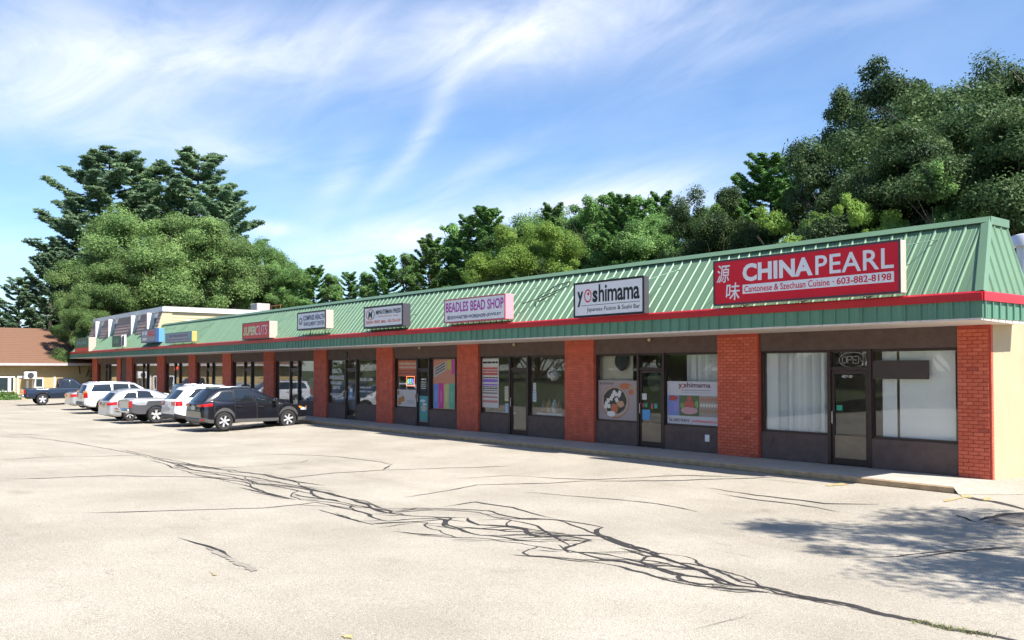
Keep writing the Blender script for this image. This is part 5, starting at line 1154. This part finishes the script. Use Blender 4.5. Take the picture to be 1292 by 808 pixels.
# right end cheek: siding triangle under the cornice
MB().prism([(-.50-oy, 4.55), (-.06-oy, 6.12), (.55-oy, 6.12), (.55-oy, 4.2), (-.4-oy, 4.4)], UX1-.055-ox, UX1-.012-ox, 'x').build('end_cheek', M_YSID, U)
for k, (dx, dy, hh) in enumerate(((0, 7.6, .55),)):
    a = onY(323, 386, 7.6); q = tag(MB().cbox(-.6, .6, -.5, .5, 0, .62, .03).build('chimney_box', mat('rooftop_unit_grey', (.42, .40, .38), .6), None, (-54.6, 7.6, UZ+.05)), 'grey cooling unit on the white edged upper roof', 'rooftop unit')
    MB().lathe([(.3, .62), (.3, .70), (.1, .71)], 12, 'z').build('fan_guard', M_BLACK, q)
r = empty('roof_railing', (-53.6, 8.2, UZ+.05), 0, 'low rusty rail on the flat upper roof', 'railing')
for k in range(4): MB().tube([(-1.2+.8*k, 0, 0), (-1.2+.8*k, 0, .45)], .03, 5).build('post', mat('rust', (.3, .1, .05), .7), r)
MB().tube([(-1.2, 0, .45), (1.2, 0, .45)], .03, 5).build('rail', mat('rust', (.3, .1, .05), .7), r)
# ------------------------------------------------------------------ yellow house at the end of the lot
M_HROOF = mat('brown_asphalt_roof', (.17, .088, .052), .9, var=.12, vscale=5, bump=.4, bscale=18); M_HWALL = mat('house_yellow', (.46, .34, .16), .7, var=.08, vscale=3)
HX, HZ = -73.6, 2.80; Hy0, Hy1 = -19.0, 3.2; HG = -.17
Hs = empty('yellow_house', (HX-5, -8, HG), 0, 'low yellow house with broad brown shingle roof and white windows', 'house'); hx, hy = HX-5, -8
def hb(x0, x1, y0, y1, z0, z1, name, m, parent=None): return MB().box(x0-hx, x1-hx, y0-hy, y1-hy, z0-HG, z1-HG).build(name, m, parent or Hs)
hb(HX-12, HX, Hy0, Hy1, HG-.3, HZ, 'wall', M_HWALL)
for k in range(15): MB().prism([(HX-hx, k*.2), (HX+.022-hx, k*.2), (HX+.006-hx, k*.2+.198), (HX-hx, k*.2+.198)], Hy0-hy, Hy1-hy, 'y').build('clapboard', M_HWALL, Hs)
rf = MB().prism([(HX+.65-hx, HZ-.02-HG), (HX-7.2-hx, 5.95-HG), (HX-14-hx, HZ-HG), (HX-14-hx, HZ-.12-HG), (HX-7.2-hx, 5.75-HG), (HX+.65-hx, HZ-.18-HG)], Hy0-.5-hy, Hy1+.5-hy, 'y').build('roof', M_HROOF, Hs)
nrow = 20
for k in range(nrow):
    t0, t1 = k/nrow, (k+1)/nrow; xa, za = HX+.65-7.85*t0, HZ-.02+3.17*t0; xb, zb_ = HX+.65-7.85*t1, HZ-.02+3.17*t1
    MB().prism([(xa-hx, za+.03-HG), (xb-hx, zb_+.008-HG), (xb-hx, zb_-HG), (xa-hx, za-HG)], Hy0-.5-hy, Hy1+.5-hy, 'y').build('shingle_course', M_HROOF, rf)
hb(HX+.655, HX+.72, Hy0-.5, Hy1+.5, HZ-.20, HZ+.0, 'gutter', mat('gutter_grey', (.45, .42, .42), .5))
def hwin(pa, pb, za, zb_, name='window', pane=True):
    ya, yb = float(onX(pa, 480, HX)[1]), float(onX(pb, 480, HX)[1]); q = hb(HX+.02, HX+.09, ya, yb, za, zb_, name, M_HWH)
    if pane: hb(HX+.075, HX+.10, ya+.10, yb-.10, za+.10, zb_-.10, 'pane', M_WGL, q)
    return q
zpx = lambda py: float(onX(15, py, HX)[2])
hwin(-14, 11.5, zpx(494.5), zpx(475)); hwin(12, 18.5, zpx(494.5), zpx(475)); hwin(43.5, 55, zpx(490), zpx(477)); 
dq = hwin(21.5, 23.5, zpx(502), zpx(474), 'door_casing', False); hwin(33, 36, zpx(492), zpx(480), 'porch_post', False); hwin(40, 42, zpx(492), zpx(480), 'porch_post', False); hwin(67.5, 70, zpx(492), zpx(476), 'porch_post', False); hwin(24, 29, zpx(477), zpx(474), 'door_hood', False)
ya = float(onX(36.5, 475, HX)[1])
ac = tag(MB().cbox(-.35, .35, -.45, .45, -.3, .3, .04).build('air_conditioner', M_WHITE, None, (HX+.42, ya, zpx(474))), 'white window air conditioner on the yellow house wall', 'air conditioner')
MB().lathe([(.24, .352), (.24, .37), (.03, .372)], 16, 'x').build('grille', M_PLAST, ac)
# ------------------------------------------------------------------ trees
M_BARK = mat('bark', (.07, .055, .042), .9, var=.3, vscale=4, bump=.8, bscale=14)
LM = {'oak': leaf_mat('leaf_oak', (0.040, 0.078, 0.031), (0.111, 0.177, 0.060)), 'maple': leaf_mat('leaf_maple', (0.106, 0.189, 0.060), (0.247, 0.364, 0.120)), 'lime': leaf_mat('leaf_lime', (.13, .235, .045), (.28, .41, .085), .4),
      'mid': leaf_mat('leaf_mid', (0.086, 0.176, 0.056), (0.213, 0.353, 0.105)), 'pine': leaf_mat('leaf_pine', (0.119, 0.201, 0.131), (0.307, 0.425, 0.239), .35), 'fir': leaf_mat('leaf_fir', (0.093, 0.210, 0.063), (0.226, 0.395, 0.112), .25)}
def leaves(rg, C, Nn, size, asp=.55):
    n_ = len(C); t = rg.normal(size=(n_, 3)); t -= Nn*np.sum(t*Nn, 1)[:, None]; t /= np.linalg.norm(t, axis=1)[:, None]+1e-9; b = np.cross(Nn, t)
    s = size[:, None]
    V = np.stack([C-t*s, C+b*s*asp-t*s*.1+Nn*s*.12, C+t*s, C-b*s*asp-t*s*.1+Nn*s*.12], 1).reshape(-1, 3)
    return V
def crown_proto(seed, H=16.0, rad=5.4, base=.20, nlobe=19, per=640, leaf=.076, point=0.0):
    """crown of lobes, each lobe a cluster of leaf clumps carried by a limb"""
    rg = np.random.default_rng(seed); cz = H*(base+1)/2; hz = H*(1-base)/2
    lobes = []; gold = 2.39996
    for i in range(nlobe):
        v = 1-2*(i+.5)/nlobe; v = v*.92+rg.uniform(-.08, .08); a = i*gold+rg.uniform(-.45, .45); rr_ = (rg.uniform(.52, .86) if i % 4 else rg.uniform(.15, .45))*(1-.30*(point > 0))
        q = math.sqrt(max(0, 1-min(1, abs(v))**2)); k = 1-point*max(0, v)
        lobes.append((np.array([math.cos(a)*q*rad*rr_*k, math.sin(a)*q*rad*rr_*k, cz+v*hz*(rr_*1.02 if point == 0 else rg.uniform(.62, 1.0))]), rad*rg.uniform(.24, .43)*(1-.45*point*max(0, v))))
    Cs, Ns, Sz = [], [], []; limbs = []
    for (p, Rl) in lobes:
        limbs.append(p)
        for c in range(int(rg.integers(9, 15))):
            d = rg.normal(size=3); d /= np.linalg.norm(d); d[2] = abs(d[2])*.9-.25 if d[2] < -.2 else d[2]
            cp = p+d*np.array([Rl, Rl, Rl*.8])*rg.uniform(.5, 1.08); cr = Rl*rg.uniform(.26, .54); m_ = int(per*rg.uniform(.6, 1.2)*(cr/(rad*.125))**1.5)
            m_ = max(60, min(m_, int(per*1.8)))
            e = rg.normal(size=(m_, 3)); e /= np.linalg.norm(e, axis=1)[:, None]
            rad_ = rg.uniform(.1, 1.0, (m_, 1))**.5*(1+.28*(rg.random((m_, 1)) < .22))
            q = cp+e*np.array([cr, cr, cr*.78])*rad_
            nn = e*.55+d*.45+rg.normal(size=(m_, 3))*.5+[0, 0, .25]; nn /= np.linalg.norm(nn, axis=1)[:, None]
            Cs.append(q); Ns.append(nn); Sz.append(rg.uniform(.55, 1.35, m_)*leaf)
    C2 = np.concatenate(Cs); C2[:, 2] *= H*.995/np.percentile(C2[:, 2], 99.9)
    V = leaves(rg, C2, np.concatenate(Ns), np.concatenate(Sz))
    me = fastmesh('crown', V, np.arange(len(V)).reshape(-1, 4), LM['mid'])
    rd = random.Random(seed); tb = MB(); tr_h = H*.74
    pts = [(rd.gauss(0, .06)*k, rd.gauss(0, .06)*k, tr_h*k/7) for k in range(8)]; r0 = H*.019
    tb.tube(pts, [r0*1.35]+[r0*(1-.11*k) for k in range(1, 8)], 9)
    for p in limbs:
        k = min(.95, max(.22, (p[2]-H*.22)/H)); a = np.array(pts[min(7, int(k*7))]); mid = (a+p)/2+np.array([0, 0, -.25+rd.uniform(0, .5)]); tb.tube([a, mid, p], [r0*.46*(1.15-k), r0*.3*(1.15-k), .03], 6, cap=False)
        for q in range(3): e = p+np.array([rd.gauss(0, 1), rd.gauss(0, 1), rd.gauss(.3, .7)])*rad*.22; tb.tube([mid*.4+p*.6, e], [.05, .015], 4, cap=False)
    return me, tb.mesh('trunk', M_BARK, True), H
def pine_proto(seed, H=25.0, rad=5.5, base=.12, narrow=False, nb=95):
    rg = np.random.default_rng(seed); rd = random.Random(seed); tb = MB(); tb.tube([(0, 0, 0), (.1, 0, H*.35), (-.05, .1, H*.7), (0, 0, H*.985)], [H*.016, H*.012, H*.007, .03], 9)
    Cs, Ns, Sz = [], [], []; z = H*base; k = 0
    while z < H*.985:
        t = (z/H-base)/(1-base)
        nwh = rd.choice((3, 4, 5)) if not narrow else 6
        for j in range(nwh):
            az = k*1.9+j*6.283/nwh+rd.uniform(-.4, .4)
            env = (1-t)**.5*(.40+.60*min(1, t*2.2+.4)) if not narrow else (1-t)**1.15
            Lb = rad*env*rd.uniform(.55 if not narrow else .8, 1.12)+.35
            up = (rd.uniform(.05, .30)+.45*t) if not narrow else rd.uniform(-.12, .10)+.3*t*t; dx, dy = math.cos(az), math.sin(az)
            def bp_(s): return np.array([dx*Lb*s, dy*Lb*s, z+Lb*(up*s+.12*s*s-.10*math.sin(3.14*s))])
            tb.tube([bp_(0), bp_(.5), bp_(1)], [.06*(1.2-t), .035, .012], 4, cap=False)
            nt_ = int(7+Lb*11)
            for q in range(nt_):
                s = .28+.74*(q+rd.random())/nt_; wid = (.25+.42*Lb*.30)*(1.15-abs(s-.55)); c = bp_(min(s, 1.02))+np.array([-dy, dx, 0])*rd.uniform(-wid, wid)+[0, 0, rd.uniform(-.03, .14)]
                m_ = 30; d = rg.normal(size=(m_, 3)); d[:, 2] = np.abs(d[:, 2])*.8; d += np.array([dx, dy, .3])*.6; d /= np.linalg.norm(d, axis=1)[:, None]
                Cs.append(c+d*rg.uniform(.08, .40, (m_, 1))*np.array([1, 1, .55])); nn = rg.normal(size=(m_, 3))*.6+[0, 0, .9]; nn /= np.linalg.norm(nn, axis=1)[:, None]; Ns.append(nn); Sz.append(rg.uniform(.7, 1.3, m_)*.17)
        z += rd.uniform(.6, 1.2) if not narrow else rd.uniform(.42, .6); k += 1
    V = leaves(rg, np.concatenate(Cs), np.concatenate(Ns), np.concatenate(Sz), .34)
    me = fastmesh('crown', V, np.arange(len(V)).reshape(-1, 4), LM['pine'])
    return me, tb.mesh('trunk', M_BARK, True), H
PROTO = {'d0': crown_proto(1, nlobe=22), 'd1': crown_proto(2, rad=5.0, base=.14, nlobe=21), 'd2': crown_proto(3, rad=6.2, base=.18, nlobe=24), 'd3': crown_proto(4, rad=4.2, base=.12, nlobe=24), 'd4': crown_proto(9, rad=4.0, base=.08, nlobe=34, point=.80, per=330, leaf=.10), 'd5': crown_proto(10, rad=3.6, base=.08, nlobe=32, point=.92, per=330, leaf=.095),
         'd6': crown_proto(11, rad=4.6, base=.25, nlobe=15, per=150, leaf=.085), 'p0': pine_proto(5), 'p1': pine_proto(6, rad=6.3)}
TZ = -.5
tr_rng = random.Random(77); TNAME = {'d': 'broadleaf_tree', 'p': 'pine_tree', 'f': 'conifer_tree'}
def tree(px, top, D, kind, leaf, label, group=None, wide=1.0, xy=None, Hm=None, base_z=TZ):
    me, tk, H = PROTO[kind]
    x, y = polar(px, D) if xy is None else xy
    if Hm is None:
        fw_ = np.dot(np.array([x, y, 2.3])-CV, FW); Hm = 2.287+(466-top)*fw_/FPX-base_z
    s = Hm/H; o = empty(TNAME[kind[0]], (x, y, base_z), tr_rng.uniform(0, 6.28), label, 'tree', group)
    o.scale = (s*wide, s*wide, s)
    t = obj('trunk', tk, o); c = obj('crown', me, o)
    c.material_slots[0].link = 'OBJECT'; c.material_slots[0].material = LM[leaf]
    return o
G1 = 'trees on the slope behind the shops'; G2 = 'tall trees beyond the yellow house'
# dark oaks on the right
DK = 'tall dark oak rising behind the red restaurant sign'
for (px, top, D, k, lf, lb, w_) in (
    (1275, 62, 47, 'd2', 'oak', 'tallest dark oak behind the hipped end of the green roof', 1.05), (1185, 80, 52, 'd0', 'oak', 'broad dark oak behind the lettering PEARL', .88), (1105, 108, 55, 'd1', 'oak', 'dark oak with ragged top behind the middle of the red sign', .80),
    (1062, 200, 50, 'd3', 'oak', 'lower dark oak behind the Chinese characters of the red sign', .85), (1230, 150, 40, 'd1', 'oak', 'dark oak close behind the roof ridge near the hipped end', 1.05), (1140, 180, 42, 'd0', 'oak', 'shaded oak close behind the red restaurant sign', 1.05), (1310, 130, 40, 'd0', 'oak', 'dark oak beyond the end wall of the strip', 1.0),
    (1022, 232, 58, 'd3', 'oak', 'dark leafy tree left of the tall oaks', .9), (975, 200, 62, 'p1', 'fir', 'bright green pointed tree standing left of the dark oaks', 1.15), (935, 232, 66, 'd3', 'mid', 'slim green tree beside the bright pointed tree', .9), (905, 238, 60, 'd1', 'oak', 'dark rounded tree between the bright pointed tree and lower trees', .85),
    (1005, 262, 44, 'd3', 'lime', 'small light green tree just behind the roof left of the red sign', .9), (1185, 215, 38, 'd3', 'mid', 'small yellow green tree in front of the dark oaks', .8), (1090, 250, 38, 'd3', 'lime', 'small sunlit sapling close behind the red sign', .7)):
    tree(px, top, D, k, lf, lb, G1, w_)
# row behind the middle of the roof
row = [(878, 266, 62, 'd3', 'mid'), (855, 258, 70, 'd0', 'mid'), (835, 248, 76, 'p0', 'mid'), (812, 248, 74, 'd4', 'fir'), (788, 250, 70, 'p1', 'fir'), (766, 244, 78, 'd5', 'mid'), (742, 256, 74, 'd3', 'fir'), (718, 248, 80, 'd0', 'mid'), (698, 262, 82, 'p0', 'mid'), (664, 280, 66, 'd1', 'lime'), (642, 288, 76, 'd3', 'mid'), (616, 264, 84, 'p1', 'fir'), (592, 276, 86, 'p0', 'mid'), (570, 282, 88, 'd4', 'fir'), (542, 302, 86, 'p1', 'mid'), (514, 320, 90, 'd4', 'mid'), (488, 324, 92, 'p1', 'fir'), (464, 344, 92, 'd4', 'mid'), (440, 346, 98, 'p0', 'fir'), (418, 346, 95, 'd4', 'mid'), (395, 338, 98, 'p1', 'fir'), (374, 338, 98, 'd5', 'fir'), (352, 330, 100, 'd1', 'mid')]
KN = {'mid': 'green', 'oak': 'dark green', 'fir': 'bright green', 'lime': 'yellow green', 'pine': 'blue green'}
spots = ['behind the roof left of the red restaurant sign', 'behind the roof right of the yoshimama sign', 'behind the yoshimama sign', 'above the roof between bead shop and yoshimama signs', 'behind the bead shop sign', 'above the roof between the press and bead shop signs', 'behind the press sign', 'above the roof right of the Compass Health sign', 'behind the Compass Health sign']
for i, (px, top, D, k, lf) in enumerate(row):
    sp = 'behind the roof just left of the red restaurant sign' if px > 860 else 'above the yoshimama sign, set back' if px > 800 else 'above the roof left of the yoshimama sign' if px > 700 else 'above the ridge right of the bead shop sign' if px > 625 else 'behind the roof above the bead shop sign' if px > 555 else 'above the ridge right of the press sign' if px > 505 else 'behind the roof above the press sign' if px > 450 else 'above the ridge right of the Compass Health sign' if px > 405 else 'behind the Compass Health sign'
    if px == 570: sp = 'above the ridge between the press and bead shop signs'
    tree(px, top, D, k, lf, '%s %s %s' % (KN[lf], 'conifer' if k[0] == 'p' else ({'d3': 'slim leafy tree', 'd4': 'pointed leafy tree', 'd5': 'narrow pointed tree'}.get(k, 'round leafy tree')), sp), G1, .95)
# left group: maples and white pines beyond the house and the upper storey
for (px, top, D, k, lf, lb, w_) in ((205, 262, 92, 'd2', 'maple', 'big light green maple behind the upper storey block', 1.12), (262, 268, 96, 'd0', 'maple', 'light green maple above the white cornice', 1.05), (130, 312, 88, 'd0', 'maple', 'light green maple leaning over the brown house roof', 1.0), (104, 372, 84, 'd1', 'maple', 'lower maple in front of the pines by the house roof', .9), (308, 300, 104, 'd1', 'mid', 'darker green tree right of the big maples', 1.0), (330, 322, 108, 'd0', 'mid', 'small green tree at the right edge of the maples', .9),
    (135, 193, 112, 'p1', 'pine', 'tallest white pine with ragged layered branches on the left', 1.55), (188, 212, 116, 'p0', 'pine', 'white pine between the two tallest pine tops', 1.5), (248, 195, 114, 'p0', 'pine', 'tall white pine rising above the maples', 1.5), (275, 235, 110, 'p1', 'pine', 'white pine with branches reaching right of the maples', 1.3), (95, 270, 108, 'p0', 'pine', 'white pine lower left of the tallest pine', 1.1), (62, 320, 104, 'p1', 'pine', 'broad white pine above the brown roof', 1.1), (22, 352, 104, 'p0', 'pine', 'low white pine behind the brown roof ridge', 1.3), (-20, 372, 104, 'p1', 'pine', 'white pine past the end of the brown roof', 1.2), (-70, 385, 104, 'p0', 'pine', 'white pine behind the long back slope of the house', 1.2), (-130, 378, 106, 'd0', 'maple', 'round maple behind the far gable of the house', 1.1), (-200, 390, 106, 'p1', 'pine', 'white pine standing clear of the house gable', 1.2)):
    tree(px, top, D, k, lf, lb, G2, w_)
# low dark growth that closes the view between trunks
def shrub(x, y, rad, h, leaf, label, seed, name='shrub', group=None):
    rg = np.random.default_rng(seed); m_ = 2600; d = rg.normal(size=(m_, 3)); d /= np.linalg.norm(d, axis=1)[:, None]; d[:, 2] = np.abs(d[:, 2]); k = 1+.25*np.sin(d[:, :1]*5+seed)*np.cos(d[:, 1:2]*4)
    C2 = d*np.array([rad, rad, h])*rg.uniform(.5, 1.05, (m_, 1))*k; nn = d+rg.normal(size=(m_, 3))*.5; nn /= np.linalg.norm(nn, axis=1)[:, None]
    V = leaves(rg, C2, nn, rg.uniform(.6, 1.2, m_)*min(.16, rad*.10+.03)); o = empty(name, (x, y, -.5), 0, label, 'shrub', group)
    obj('foliage', fastmesh('foliage', V, np.arange(len(V)).reshape(-1, 4), LM[leaf]), o)
    tb = MB()
    for q in range(5): a = q*1.3; tb.tube([(0, 0, 0), (math.cos(a)*rad*.5, math.sin(a)*rad*.5, h*.6)], [.04, .015], 5)
    tb.build('stem', M_BARK, o); return o
shrub(-73.0, 1.5, 1.4, 3.6, 'oak', 'dark shrub in the gap between the house and the strip', 3); shrub(-72.6, 4.2, 1.8, 4.5, 'oak', 'tall dark shrub behind the far end of the strip', 4)
for i, (px, rad, h) in enumerate(((3, .55, .95), (9, .45, .85), (15, .5, .9), (20.5, .35, .8))):
    p = onX(px, 500, HX+.6); s_ = shrub(HX+.75, p[1], rad, h, 'mid', 'small green bush against the house wall below the window', 20+i, 'bush', 'bushes along the house wall')
# tree whose crown throws the leafy shadow on the lot, and trees across the street mirrored in the glass
tree(0, 0, 0, 'd6', 'maple', 'maple beside the lot that casts the leafy shadow', None, .95, (9.0, -4.0), 11.2, 0)
G3 = 'trees across the street'; G4 = 'low trees on the grass verge'
for i in range(13):
    x = -84+i*7.6; tree(0, 0, 0, ('d0', 'd2', 'd1', 'd3')[i % 4], ('mid', 'oak', 'maple')[i % 3], 'leafy tree across the street facing the shops', G3, 1.15, (x, -46-6*((i*37) % 5)/5), 13+(i*29) % 5, .6)

for i in range(15):
    x = -86+i*6.4; tree(0, 0, 0, ('d3', 'd1')[i % 2], ('mid', 'oak', 'fir')[i % 3], 'low leafy tree on the grass verge opposite the shops', G4, 1.5, (x, -31-3*((i*7) % 4)/4), 8.5+(i*13) % 3, -.9)
